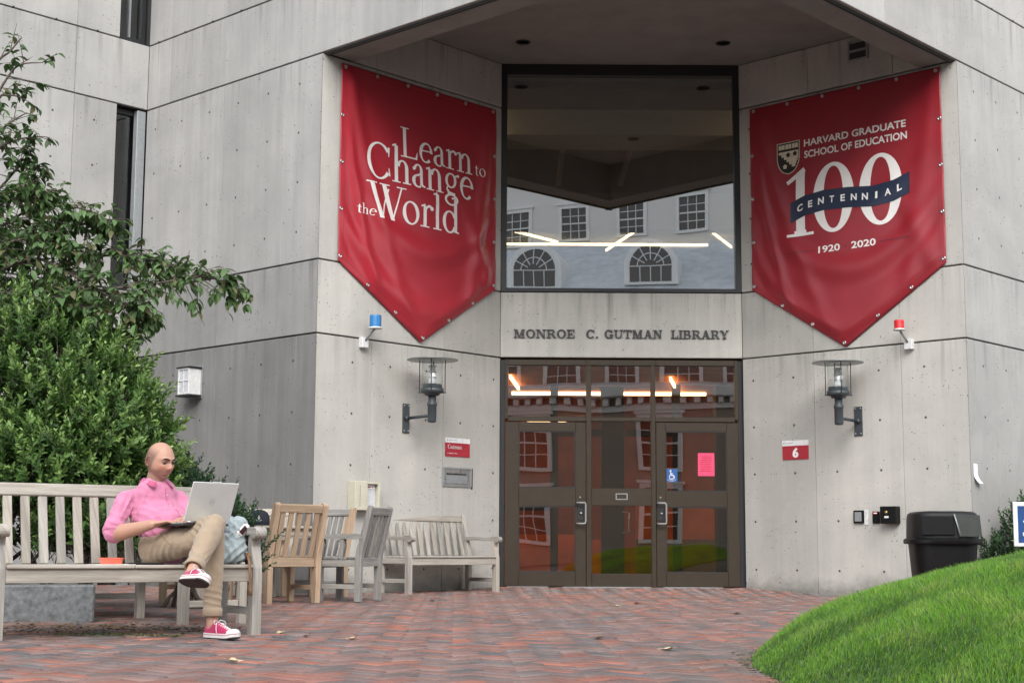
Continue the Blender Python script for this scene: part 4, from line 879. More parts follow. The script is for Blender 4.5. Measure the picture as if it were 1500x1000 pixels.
# ------------------------------------------------------------------ signs and boxes on the entrance walls
def sign(w, s0, s1, z0, z1, label, split=.70):
    o, d, n = WALLS[w]; c = wp(w, (s0 + s1) / 2, (z0 + z1) / 2); t = empty('wall_sign', tuple(c), 0, label, 'sign'); hw, hh = abs(s1 - s0) / 2, (z1 - z0) / 2; zs = -hh + 2 * hh * split
    MB().obox((0, 0, 0), d, n, UP, -hw, hw, .001, .010, zs, hh).obj('white_band', M['white'], t); MB().obox((0, 0, 0), d, n, UP, -hw, hw, .001, .010, -hh, zs - .001).obj('red_band', M['red_sign'], t)
    sg = -1 if w == 'RS' else 1
    return t, (lambda x, z, off: d * ((x - hw) * sg) + UP * (z - hh) + n * (.010 + off)), 2 * hw, 2 * hh
t, mp, w_, h_ = sign('LS', 2.055, 2.478, 1.585, 1.812, 'small red and white name sign on the concrete left of the doors', .74)
text_objs('Gutman', GL, .035, .093, .052, mp, M['white'], t, width=.24); sans('6 Appian Way', .035, .030, .016, .17, mp, M['white'], t, off=.001)
M['sign_blue'] = simple('sign_print_blue', (.25, .30, .42), .5)
def sdot(x, z, w2, h2, mp, t, m_): strokes_obj([S_box(x - w2, x + w2, z - h2, z + h2)], mp, m_, t, 'emblem', .001)
sdot(.035, .198, .008, .012, mp, t, M['sign_blue']); sans('HARVARD UNIVERSITY', .055, .192, .012, .15, mp, M['sign_blue'], t, off=.001)
t, mp, w_, h_ = sign('RS', 2.475, 2.105, 1.576, 1.812, 'small red and white sign with number 6 on the concrete right of the doors', .72)
sans('6', .145, .022, .125, .085, mp, M['white'], t, off=.001, bold=.05); sdot(.025, .205, .008, .012, mp, t, M['sign_blue']); sans('HARVARD UNIVERSITY', .045, .198, .012, .12, mp, M['sign_blue'], t, off=.001)
o, d, n = WALLS['LS']; t = empty('book_drop', tuple(wp('LS', 2.26, 1.335)), 0, 'grey steel book drop set in the concrete below the name sign', 'book drop')
for a, b_, z0, z1 in ((-.255, .255, .095, .118), (-.255, .255, -.118, -.098), (-.255, -.225, -.098, .095), (.225, .255, -.098, .095)): MB().obox((0, 0, 0), d, n, UP, a, b_, .001, .016, z0, z1, .003).obj('frame_bar', M['grey_metal'], t)
MB().obox((0, 0, 0), d, n, UP, -.224, .224, .0005, .004, -.097, .094).obj('plate', M['steel'], t)
MB().obox((0, 0, 0), d, n, UP, -.19, .17, .0045, .014, -.08, .02, .003).obj('flap', M['grey_metal'], t); MB().obox((0, 0, 0), d, n, UP, -.18, .16, .0045, .010, .028, .045).obj('slot', M['black_metal'], t)
MB().lathe([(.012, 0), (.010, .006), (0, .007)], n * .0045 + UP * .07 + d * .03, 10, ax=d, ay=UP, az=n).obj('lock', M['steel'], t, True)
MB().obox((0, 0, 0), d, n, UP, .256, .262, .001, .02, -.14, .118).obj('edge_trim', M['black_metal'], t)
t = empty('wall_cabinet', tuple(wp('LS', .70, 1.06)), 0, 'cream wall cabinet with glass front and red label above the chairs', 'cabinet')
M['cream'] = simple('cream_enamel', (.50, .48, .38), .5, .06, 8)
MB().obox((0, 0, 0), d, n, UP, -.19, -.02, .001, .13, -.16, .17, .004).obj('side_panel', M['cream'], t)
fb = [(-.018, .010, -.16, .16), (.17, .20, -.16, .16), (.012, .168, .14, .16), (.012, .168, -.16, -.13)]
for a, b_, z0, z1 in fb: MB().obox((0, 0, 0), d, n, UP, a, b_, .001, .12, z0, z1, .003).obj('frame_bar', M['cream'], t)
MB().obox((0, 0, 0), d, n, UP, .012, .168, .06, .07, -.128, .138).obj('glass_front', M['lantern_glass'], t)
MB().obox((0, 0, 0), d, n, UP, .03, .15, .071, .074, .09, .125).obj('label_plate', M['white'], t); MB().obox((0, 0, 0), d, n, UP, .045, .095, .0745, .0755, .10, .115).obj('label_print', M['red_sign'], t); MB().lathe([(.010, 0), (.0, .001)], n * .0745 + d * .12 + UP * .108, 10, ax=d, ay=UP, az=n).obj('label_print', M['red_sign'], t)
for k in range(9): MB().obox((0, 0, 0), d, n, UP, -.12, -.112, .1305, .1312, .10 - k * .027, .115 - k * .027).obj('label_print', M['black_metal'], t)
o, d, n = WALLS['RS']
t = empty('intercom', tuple(wp('RS', 1.43, .87)), 0, 'small dark framed intercom plate on the concrete right of the doors', 'intercom')
MB().obox((0, 0, 0), d, n, UP, -.065, .065, .001, .03, -.075, .075, .004).obj('frame', M['black_plastic'], t); MB().obox((0, 0, 0), d, n, UP, -.045, .045, .0305, .033, -.055, .055).obj('speaker_plate', M['grey_metal'], t)
t = empty('blank_plate', tuple(wp('RS', 1.335, .86)), 0, 'narrow white cover plate beside the intercom', 'plate'); MB().obox((0, 0, 0), d, n, UP, -.025, .025, .001, .012, -.09, .09, .003).obj('cover', M['white_plastic'], t); MB().lathe([(.006, 0), (0, .002)], n * .0125 + UP * .06, 8, ax=d, ay=UP, az=n).obj('screw', M['steel'], t)
t = empty('card_reader', tuple(wp('RS', 1.20, .86)), 0, 'small black card reader with a red light on the concrete', 'card reader'); MB().obox((0, 0, 0), d, n, UP, -.045, .045, .001, .03, -.07, .07, .008).obj('body', M['black_plastic'], t)
MB().obox((0, 0, 0), d, n, UP, -.02, .02, .0305, .033, .045, .055).obj('status_light', emis('red_led', (1, .12, .10), 1.2), t)
t = empty('switch_box', tuple(wp('RS', .995, .885)), 0, 'black square switch box with a round brass key lock', 'switch box'); MB().obox((0, 0, 0), d, n, UP, -.105, .105, .001, .11, -.10, .10, .008).obj('body', M['black_plastic'], t)
M['brass'] = simple('brass', (.55, .38, .15), .35, .1, 20, metal=1)
MB().lathe([(.020, 0), (.018, .012), (0, .014)], n * .1105 + UP * .03 + d * .02, 14, ax=d, ay=UP, az=n).obj('key_lock', M['brass'], t, True); MB().obox((0, 0, 0), d, n, UP, -.01, .045, .1105, .112, -.035, -.012).obj('label_plate', M['white'], t)
# paper slip curling on the right wall
o, d, n = WALLS['R']; mb = MB()
for j in range(9):
    z = 1.455 - .028 * j; cu = .004 + .05 * max(0, (j - 4) / 4) ** 2
    for a in (0, .105): mb.v.append(tuple(wp('R', .055 + a + .03 * max(0, (j - 4) / 4) ** 1.5, z, cu)))
for j in range(8): mb.f.append((2 * j, 2 * j + 1, 2 * j + 3, 2 * j + 2)); mb.m.append(0)
tag(mb.obj('paper_slip', M['white'], None, True), 'white paper slip curling off the right wall beside the corner', 'paper slip')
# accessible symbol on the sticker
o, d, n = WALLS['D']; mp = lambda x, z, off: wp('D', 2.175 + x, 1.40 + z, -.0508 + off)
strokes_obj([S_dot(-.012, .058, .011), S_line(-.012, .045, -.006, .0, .012), S_line(-.006, .002, .028, .0, .012), S_line(.026, .002, .036, -.032, .012), S_line(-.010, .025, .02, .022, .009), S_arc(.0, -.016, .032, .032, 130, 345, .008, .008, 20)], mp, M['white'], st, 'symbol', .0004)
sans('AUTOMATIC', -.055, -.058, .010, .11, mp, M['white'], st, off=.0004); sans('DOOR', -.03, -.074, .010, .06, mp, M['white'], st, off=.0004)
# ------------------------------------------------------------------ teak benches and chairs
def rail_poly(mb, pts, half_w, ax, x0):
    """closed 2D outline (y, z) extruded across x"""
    mb.prism([(p[0], p[1]) for p in pts], (x0, 0, 0), (0, 1, 0), (0, 0, 1), (1, 0, 0), -half_w, half_w); return mb
def plank(mb, path, w, t):
    """board following a (y, z) path; w across x, t in the path plane"""
    L_, R_ = [], []
    for i, p in enumerate(path):
        a = path[max(i - 1, 0)]; b = path[min(i + 1, len(path) - 1)]; dx, dz = b[0] - a[0], b[1] - a[1]; q = math.hypot(dx, dz); nx_, nz_ = -dz / q, dx / q
        ti = t[i] if hasattr(t, '__len__') else t
        L_.append((p[0] + nx_ * ti / 2, p[1] + nz_ * ti / 2)); R_.append((p[0] - nx_ * ti / 2, p[1] - nz_ * ti / 2))
    return L_ + R_[::-1]
def seat(name, w, label, cat, loc, rz, mats, group=None, arms=True, nslat=13, D=.52, HS=.42, HBK=.93, seam=False, mid=False, scroll=True):
    t = empty(name, loc, rz, label, cat, group); mk = lambda: mats[random.randrange(len(mats))]
    lean = .24; by = lambda z: D + max(0, z - HS) * lean
    for x in (.03, w - .03):
        if arms:
            mb = MB(); pth = [(.03, 0), (.03, .30), (.032, .40), (.045, .47), (.060, .53), (.055, .575), (.040, .605)]
            mb.prism(plank(mb, pth, .06, [.062, .060, .060, .056, .052, .052, .056]), (x, 0, 0), (0, 1, 0), UP, (1, 0, 0), -.03, .03); o_ = mb.obj('leg', mk(), t, grain=True)
        else: o_ = MB().box(x - .028, x + .028, 0, .056, 0, HS - .02, .004).obj('leg', mk(), t, grain=True)
        mb = MB(); top = HBK + .02; pth = [(D + .0, 0), (D + .0, HS - .05), (D + .012, HS + .05), (by(top - .03) + .0, top - .03)]
        out = plank(mb, pth, .06, [.062, .068, .068, .050])
        c = pth[-1]; dr = Vector((pth[-1][0] - pth[-2][0], pth[-1][1] - pth[-2][1])).normalized(); nr = Vector((-dr.y, dr.x)); k = len(pth)
        cap = [tuple(Vector(c) + nr * (.025 * math.cos(a)) + dr * (.025 * math.sin(a))) for a in [math.pi * i / 6 for i in range(1, 6)]]
        out = out[:k] + cap + out[k:]
        mb.prism(out, (x, 0, 0), (0, 1, 0), UP, (1, 0, 0), -.028, .028); mb.obj('post', mk(), t, grain=True)
        MB().box(x - .016, x + .016, .06, D - .034, .12, .165, .003).obj('stretcher', mk(), t, grain=True)
        MB().box(x - .016, x + .016, .06, D - .034, HS - .085, HS - .022, .003).obj('side_rail', mk(), t, grain=True)
        if arms:
            mb = MB(); r0 = .036 if scroll else .025
            ys = D + .035; prof = [(ys, .605), (ys, .648), (.38, .652), (.25, .640), (.12, .640), (.05, .652)]
            cx, cz = -.005, .652 - r0
            prof += [(cx + r0 * 1.05 * math.cos(a), cz + r0 * 1.02 * math.sin(a)) for a in [R(75 + 22 * i) for i in range(10)]]
            prof += [(.05, .606), (.12, .600), (.25, .600), (.38, .607)]
            mb.prism(prof, (x, 0, 0), (0, 1, 0), UP, (1, 0, 0), -.036, .036); mb.obj('armrest', mk(), t, grain=True)
    MB().box(.062, w - .062, .004, .036, HS - .098, HS - .020, .003).obj('front_rail', mats[0], t, grain=True)
    MB().box(.060, w - .060, D - .022, D + .012, HS - .085, HS + .0, .003).obj('back_rail', mats[0], t, grain=True)
    halves = ((.006, w / 2 - .002), (w / 2 + .002, w - .006)) if seam else ((.006, w - .006),)
    ns = 5; sw = (D - .045) / ns
    for i in range(ns):
        y0 = -.012 + i * (sw + .004)
        a_, b_ = (.0, .0) if i < 1 else (.0, .0)
        x0, x1 = (.064, w - .064) if (i == 0 and arms) else (.012, w - .012)
        if i == ns - 1: x0, x1 = .062, w - .062
        for h0, h1 in ([(x0, w / 2 - .0015), (w / 2 + .0015, x1)] if seam else [(x0, x1)]):
            MB().box(h0, h1, y0, y0 + sw - .004, HS - .019, HS + .003, .006 if i == 0 else .004).obj('seat_slat', mk(), t, grain=True)
    d_ = Vector((0, lean, 1)).normalized(); nn_ = Vector((0, 1, -lean)).normalized()
    ln_ = lambda z: (z - HS) / d_.z
    z0, z1 = HS + .004, HBK - .075
    orig = Vector((0, D + .004, HS))
    MB().obox(orig, (1, 0, 0), nn_, d_, .059, w - .059, -.018, .018, ln_(z1), ln_(HBK), .006).obj('top_rail', mats[0], t, grain=True)
    for i in range(nslat):
        x = .06 + (w - .12) * (i + .5) / nslat; hw = min(.027, (w - .12) / nslat * .28)
        MB().obox(orig, (1, 0, 0), nn_, d_, x - hw, x + hw, -.009, .009, ln_(z0), ln_(z1) - .001, .003).obj('back_slat', mk(), t, grain=True)
    if mid:
        MB().box(w / 2 - .03, w / 2 + .03, .04, .10, 0, HS - .1, .004).obj('leg', mk(), t, grain=True); MB().box(w / 2 - .028, w / 2 + .028, D - .09, D - .03, 0, HS - .09, .004).obj('leg', mk(), t, grain=True)
    return t
def place(x, y, rz): return (x, y, ground_z(x, y) + .001), rz
WG, WT, WPL, WD = M['wood_grey'], M['wood_tan'], M['wood_pale'], M['wood_dark']
# near bench: right front leg foot measured, turned 37 degrees
NB_A = R(33); NBW = 1.60; nbR = Vector((-1.545, 9.38, 0)); nbO = nbR - Vector((math.cos(NB_A), math.sin(NB_A), 0)) * (NBW - .03)
NBZ = ground_z(nbR.x, nbR.y) + .001
bench1 = seat('garden_bench', NBW, 'weathered teak bench in front of the shrub with a man sitting at its right end', 'bench', (nbO.x, nbO.y, NBZ), NB_A, [WPL, WPL, WG], 'teak garden benches', nslat=14, seam=True, HBK=.905, D=.55)
def nb(x, y, z):   # near bench local to world
    return Vector((nbO.x + x * math.cos(NB_A) - y * math.sin(NB_A), nbO.y + x * math.sin(NB_A) + y * math.cos(NB_A), NBZ + z))
# bench behind, running back and to the left
b2 = Vector((-2.20, 10.42, 0)); b2f = b2 + Vector((math.cos(R(36)), math.sin(R(36)), 0)) * .46
bench2 = seat('garden_bench', 1.85, 'pale teak bench end-on behind the seated man, half hidden by the low shrub', 'bench', (b2f.x, b2f.y, NBZ), R(126), [WPL, WPL], 'teak garden benches', nslat=16, arms=False, D=.46, mid=True)
# far bench along the splayed wall
b3 = wp('LS', .93, 0, .58)
bench3 = seat('garden_bench', 1.46, 'silver grey teak bench against the concrete wall left of the doors', 'bench', (b3.x, b3.y, ground_z(b3.x, b3.y) + .001), _a - .02, [WPL, WG, WG], 'teak garden benches', nslat=12, D=.50, HBK=.90)
GC = 'teak chairs round the small table'
def chair(label, x, y, rz, mats, arms, w=.56, n=5, D=.44): return seat('garden_chair', w, label, 'chair', (x, y, ground_z(x, y) + .001), rz, mats, GC, arms=arms, nslat=n, D=D, HBK=.91)
# rz: local -y is the way the chair faces
def chair_back(label, x, y, face_deg, mats, arms, w=.56, n=5, D=.44):
    """x, y: middle of the rear legs; face_deg: compass direction faced, 0 = +x, 90 = +y"""
    rz = R(face_deg + 90); lx, ly = w / 2, D; c, s = math.cos(rz), math.sin(rz)
    return chair(label, x - (lx * c - ly * s), y - (lx * s + ly * c), rz, mats, arms, w, n, D)
chair_back('warm tan teak chair seen from behind with its back to the near bench', -2.03, 14.30, 133, [WT, WT], False, w=.60)
chair_back('grey teak armchair turned sideways in front of the far bench', -1.40, 15.12, 163, [WD, WG], True, w=.56)
chair_back('dark grey teak chair behind the tan chair, facing the table', -1.93, 16.25, 228, [WD, WT], True, w=.56)
chair_back('pale teak chair mostly hidden behind the tan chair', -2.60, 16.45, 262, [WPL, WG], False, w=.54)
chair_back('orange tan teak chair whose post shows just right of the silver laptop', -2.93, 14.05, 84, [WT, WT], False, w=.56)
tb = empty('garden_table', (-2.50, 15.2, ground_z(-2.6, 15.2)), R(40), 'small square teak table between the chairs', 'table')
for i in range(6): MB().box(-.46, .46, -.46 + i * .1545, -.46 + i * .1545 + .147, .69, .715, .004).obj('table_slat', WPL, tb, grain=True)
for a in (-1, 1): MB().box(-.40, .40, a * .41 - .014, a * .41 + .014, .62, .689, .002).obj('apron', WG, tb, grain=True); MB().box(a * .415 - .014, a * .415 + .014, -.395, .395, .62, .689, .002).obj('apron', WG, tb, grain=True)
for a in (-1, 1):
    for b_ in (-1, 1): MB().box(a * .41 - .03, a * .41 + .03, b_ * .41 - .03, b_ * .41 + .03, 0, .689, .004).obj('leg', WPL, tb, grain=True)
# things on the table
TZ = ground_z(-2.6, 15.2) + .717
M['teal_lid'] = simple('teal_grey_metal', (.085, .14, .155), .4, .06, 10, metal=.3); M['navy_cloth'] = simple('navy_cloth', (.010, .012, .022), .85, .3, 60, bump=.2)
lp = empty('laptop', (-2.83, 14.98, TZ), R(28), 'blue grey laptop standing open on the small table', 'laptop')
MB().box(-.17, .17, -.01, .23, .001, .016, .004).obj('keyboard_base', M['black_plastic'], lp)
MB().obox((0, -.012, .016), (1, 0, 0), (0, math.cos(.2), math.sin(.2) * -1 * -1), (0, -.25, 1), -.17, .17, -.004, .004, 0, .225, .003).obj('lid', M['teal_lid'], lp)
cp = empty('cap', (-2.45, 14.86, TZ), R(10), 'dark navy cap with a small white anchor emblem on the table', 'cap')
mb = MB(); mb.lathe([(.105, 0), (.108, .03), (.104, .075), (.090, .115), (.060, .140), (.02, .152), (0, .154)], (0, 0, .002), 24); mb.obj('crown', M['navy_cloth'], cp, True)
mb = MB()
for i in range(13):
    a = R(-160 + 140 * i / 12); mb.v += [(.104 * math.cos(a), .104 * math.sin(a), .010), (.104 * math.cos(a) * 1.0 + .0, .104 * math.sin(a) - .075 * math.sin(math.pi * i / 12), .004)]
for i in range(12): mb.f.append((2 * i, 2 * i + 1, 2 * i + 3, 2 * i + 2)); mb.m.append(0)
pk = mb.obj('peak', M['navy_cloth'], cp, True)
cm = lambda x, z, off: Vector(((.108 + off) * math.sin(x / .108), -(.108 + off) * math.cos(x / .108), .058 + z))
strokes_obj([S_line(0, -.015, 0, .028, .006), S_arc(0, .0, .026, .018, 190, 350, .005, .006, 10), S_line(-.012, .016, .012, .016, .005), S_dot(0, .030, .006)], cm, M['white'], cp, 'anchor_emblem', .002)
# litter bin by the corner
def sup(a, p): c, s = math.cos(a), math.sin(a); return (abs(c) ** (2 / p)) * (1 if c >= 0 else -1), (abs(s) ** (2 / p)) * (1 if s >= 0 else -1)
def loft(mb, prof, n=32, p=4, fl=1.0):
    b = len(mb.v)
    for hx, hy, z in prof:
        for k in range(n): c, s = sup(2 * math.pi * k / n, p); mb.v.append((hx * c, hy * s * fl, z))
    for i in range(len(prof) - 1):
        for k in range(n): mb.f.append((b + i * n + k, b + i * n + (k + 1) % n, b + (i + 1) * n + (k + 1) % n, b + (i + 1) * n + k)); mb.m.append(0)
    mb.f.append(tuple(b + k for k in reversed(range(n)))); mb.m.append(0); mb.f.append(tuple(b + (len(prof) - 1) * n + k for k in range(n))); mb.m.append(0); return mb
bin_ = empty('litter_bin', (4.60, 16.35, ground_z(4.6, 16.2)), R(-4), 'large black plastic litter bin with hooded lid at the right corner of the entrance', 'litter bin')
shade_auto(loft(MB(), [(.27, .27, 0), (.285, .285, .04), (.335, .335, .66), (.335, .335, .665)]).obj('bin_body', M['black_plastic'], bin_))
rb = MB()
shade_auto(loft(MB(), [(.375, .375, .655), (.382, .382, .665), (.382, .382, .70), (.365, .365, .712), (.352, .352, .716)]).obj('rim', M['black_plastic'], bin_))
M['bin_lid'] = simple('bin_lid_plastic', (.006, .0065, .008), .5, .2, 30, spec=.35); M['bin_flap'] = simple('bin_flap_grey', (.045, .052, .048), .4, .1, 20)
shade_auto(loft(MB(), [(.350, .350, .717), (.345, .345, .93), (.335, .335, .972), (.305, .305, .992), (.22, .22, 1.0)]).obj('hood', M['bin_lid'], bin_))
MB().obox((-.10, -.352, .745), (1, 0, 0), (0, -1, 0), (0, .03, 1), -.185, .155, -.006, .012, 0, .20, .006).obj('side_panel', M['black_plastic'], bin_)
mb = MB().prism([(.10, .735), (.335, .735), (.318, .955), (.062, .962)], (0, -.356, 0), (1, 0, 0), UP, (0, -1, 0), 0, .006); mb.obj('flap', M['bin_flap'], bin_)
MB().tube([(.055, -.360, .965), (.085, -.365, .85), (.112, -.370, .735)], .008, 8).obj('flap_edge', M['grey_metal'], bin_, True)
# blue notice board at the right edge
sg = empty('notice_board', (4.085, 12.45, 0), R(-6), 'blue sign with a white border at the right edge of the lawn', 'sign')
M['sign_navy'] = simple('sign_navy_blue', (.012, .06, .20), .5)
MB().box(0, .62, -.008, .008, .52, .88, .004).obj('border', M['white'], sg); MB().box(.035, .585, -.0105, -.0085, .552, .848).obj('blue_field', M['sign_navy'], sg)
for a in (.1, .5): MB().box(a, a + .03, -.007, .007, -.05, .499).obj('leg', M['grey_metal'], sg)
ms = lambda x, z, off: Vector((x, -.0107 - off, z))
sans('Gutman', .075, .705, .035, .30, ms, M['white'], sg, off=.001, bold=.04); sans('Transit', .085, .655, .028, .22, ms, M['white'], sg, off=.001, bold=.04); sans('Bikes', .070, .605, .030, .20, ms, M['white'], sg, off=.001, bold=.04)
# ------------------------------------------------------------------ buildings across the court, seen in the glass
M['red_brick'] = None
m, nt, b, out = new_mat('red_brick_wall'); g = N(nt); tc = g.n('ShaderNodeTexCoord').outputs['Object']
bt_ = g.n('ShaderNodeTexBrick'); g.l(g.mapping(tc, (1, 1, 1)), bt_.inputs['Vector']); bt_.inputs['Scale'].default_value = 1.0
bt_.inputs['Brick Width'].default_value = .21; bt_.inputs['Row Height'].default_value = .075; bt_.inputs['Mortar Size'].default_value = .008
bt_.inputs['Color1'].default_value = (.38, .13, .06, 1); bt_.inputs['Color2'].default_value = (.28, .09, .045, 1); bt_.inputs['Mortar'].default_value = (.30, .26, .22, 1)
g.l(bt_.outputs[0], b.inputs['Base Color']); b.inputs['Roughness'].default_value = .9; M['red_brick'] = m
M['trim'] = simple('white_trim', (.80, .80, .78), .6, .05); M['slate'] = simple('slate_roof', (.56, .59, .61), .6, .15, 3); M['clap'] = simple('white_clapboard', (.74, .72, .68), .7, .05); M['dark_pane'] = simple('far_window_glass', (.03, .028, .028), .15)
M['warm_pane'] = simple('far_window_curtain', (.30, .24, .16), .6)
def far_building(name, label, o, rz, w, d, zc, wallm, rows, ncol, roof=None, arched=False, grid=(2, 3), ww=1.15, wh=1.9):
    t = empty(name, (o[0], o[1], 0), rz, label, 'building')     # local: facade along +x, facing +y
    wl_ = MB().box(0, w, -d, 0, -.2, zc).obj('wall', wallm, t)
    bw = MB()
    MB().box(-.3, w + .3, -.1, .45, zc, zc + .35, .03).obj('cornice', M['trim'], t)
    dn = MB()
    for i in range(int(w / .42)): dn.box(.1 + i * .42, .28 + i * .42, .0, .30, zc - .22, zc - .002)
    dn.box(0, w, .003, .10, zc - .42, zc - .225); q = dn.obj('dentils', M['trim'], t); q['kind'] = 'stuff'
    proto = None
    for z in rows:
        for i in range(ncol):
            x = w * (i + .5) / ncol
            if proto is None:
                f = MB()
                for a, b_, z0, z1 in ((-ww / 2 - .14, -ww / 2, -.12, wh + .16), (ww / 2, ww / 2 + .14, -.12, wh + .16), (-ww / 2, ww / 2, wh, wh + .16), (-ww / 2, ww / 2, -.12, 0)): f.box(a, b_, .005, .10, z0, z1)
                f.box(-ww / 2, ww / 2, .02, .07, wh / 2 - .03, wh / 2 + .03)
                for k in range(1, 3): f.box(-ww / 2 + ww * k / 3 - .015, -ww / 2 + ww * k / 3 + .015, .02, .05, 0, wh / 2 - .031); f.box(-ww / 2 + ww * k / 3 - .015, -ww / 2 + ww * k / 3 + .015, .02, .05, wh / 2 + .031, wh)
                for k in (.25, .75): f.box(-ww / 2, ww / 2, .02, .045, wh * k - .015, wh * k + .015)
                f.box(-ww / 2 - .22, ww / 2 + .22, .005, .16, wh + .161, wh + .26)
                proto = f.obj('window', M['trim'], t); MB().box(-ww / 2, ww / 2, .008, .012, 0, wh).obj('pane', M['dark_pane'], proto); c = proto
            else: c = copy_tree(proto, t)
            c.location = (x, 0, z)
    if roof:
        h, dep = roof
        MB().prism([(.35, zc + .352), (.35, zc + .45), (-dep, zc + .45 + h), (-dep, zc + .352)], (0, 0, 0), (0, 1, 0), UP, (1, 0, 0), -.2, w + .2).obj('roof', M['slate'], t)
        if arched:
            n_ = max(2, ncol // 2)
            for i in range(n_):
                x = w * (i + .5) / n_; z = zc + .9; r_ = .80; y1 = -.15
                pf = [(r_ * 1.28, 0)] + [(r_ * 1.28 * math.cos(a), .75 + r_ * 1.28 * math.sin(a)) for a in [math.pi * k / 14 for k in range(15)]] + [(-r_ * 1.28, 0)]
                dm = MB().prism(pf, (x, 0, z), (1, 0, 0), UP, (0, 1, 0), -2.6, y1).obj('dormer', M['trim'], t)
                pg = [(r_, .1)] + [(r_ * math.cos(a), .75 + r_ * math.sin(a)) for a in [math.pi * k / 14 for k in range(15)]] + [(-r_, .1)]
                MB().prism(pg, (x, 0, z), (1, 0, 0), UP, (0, 1, 0), y1 + .001, y1 + .012).obj('pane', M['dark_pane'], dm)
                gb_ = MB()
                for k in range(1, 6): a = math.pi * k / 6; gb_.tube([(x + .25 * math.cos(a), y1 + .03, z + .75 + .25 * math.sin(a)), (x + r_ * math.cos(a), y1 + .03, z + .75 + r_ * math.sin(a))], .02, 4)
                for k in range(12): a0_, a1_ = math.pi * k / 12, math.pi * (k + 1) / 12; gb_.tube([(x + .5 * math.cos(a0_), y1 + .03, z + .75 + .5 * math.sin(a0_)), (x + .5 * math.cos(a1_), y1 + .03, z + .75 + .5 * math.sin(a1_))], .018, 4)
                for k in (-.4, 0, .4): gb_.tube([(x + k, y1 + .03, z + .1), (x + k, y1 + .03, z + .75)], .018, 4)
                gb_.tube([(x - r_, y1 + .03, z + .75), (x + r_, y1 + .03, z + .75)], .022, 4)
                gq = gb_.obj('glazing_bars', M['trim'], dm); gq['kind'] = 'stuff'
    return t
far_building('brick_hall', 'red brick hall with white windows across the court, seen only in the glass', (-9.5, -14.6), R(13), 30, 9, 5.4, M['red_brick'], (.75, 3.1), 7, roof=(.5, 5.0), arched=False, ww=1.1, wh=1.6)
far_building('slate_roofed_hall', 'hall with slate roof and arched dormers, seen only in the big window', (-13.8, -21.5), R(14), 44, 8, 9.2, M['red_brick'], (6.3,), 20, roof=(2.8, 4.0), arched=True, ww=1.1, wh=1.75)
far_building('white_house', 'tall white clapboard house above the slate roof, seen only in the big window', (-20, -38), R(27), 60, 9, 21.5, M['clap'], (13.7, 16.6), 22, roof=(2.0, 5.0), ww=1.15, wh=1.4)
# ------------------------------------------------------------------ shrubs and tree
def at(u, v, Y):
    """measured picture position and distance -> point in the place"""
    d = _R * ((u - 750) / F_PX) + _U * ((500 - v) / F_PX) + _f; return Vector((0, 0, .5)) + d * (Y / d.y)
LEAF_S = np.array([(0, 0, 0), (.35, .5, .10), (.75, .36, .08), (1, 0, -.06), (.75, -.36, .08), (.35, -.5, .10), (.55, 0, -.03)]); LEAF_SF = np.array([(0, 6, 1), (1, 6, 2), (2, 6, 3), (3, 6, 4), (4, 6, 5), (5, 6, 0)])
LEAF_T = np.array([(0, 0, 0), (.22, .36, .07), (.50, .50, .06), (.78, .30, -.06), (1, 0, -.22), (.78, -.30, -.06), (.50, -.50, .06), (.22, -.36, .07), (.25, 0, .0), (.5, 0, -.01), (.78, 0, -.10)])
LEAF_TF = np.array([(0, 8, 1), (1, 8, 2), (8, 9, 2), (2, 9, 3), (9, 10, 3), (3, 10, 4), (4, 10, 5), (5, 10, 9), (5, 9, 6), (6, 9, 8), (6, 8, 7), (7, 8, 0)])
def leaves_mesh(name, P, D, U, L_, W_, tint, mat, T=LEAF_S, TF=LEAF_SF):
    n = len(P); D = D / np.linalg.norm(D, axis=1, keepdims=True); S = np.cross(D, U); S /= (np.linalg.norm(S, axis=1, keepdims=True) + 1e-9); Nn = np.cross(S, D)
    V = P[:, None] + D[:, None] * (T[None, :, :1] * L_[:, None, None]) + S[:, None] * (T[None, :, 1:2] * W_[:, None, None]) + Nn[:, None] * (T[None, :, 2:3] * L_[:, None, None])
    F = (TF[None] + (np.arange(n) * len(T))[:, None, None]).reshape(-1, 3)
    return quads(name, V.reshape(-1, 3), F, np.repeat(tint, len(T), 0), mat, smooth=True)
def rand_unit(n):
    v = rng.normal(size=(n, 3)); return v / np.linalg.norm(v, axis=1, keepdims=True)
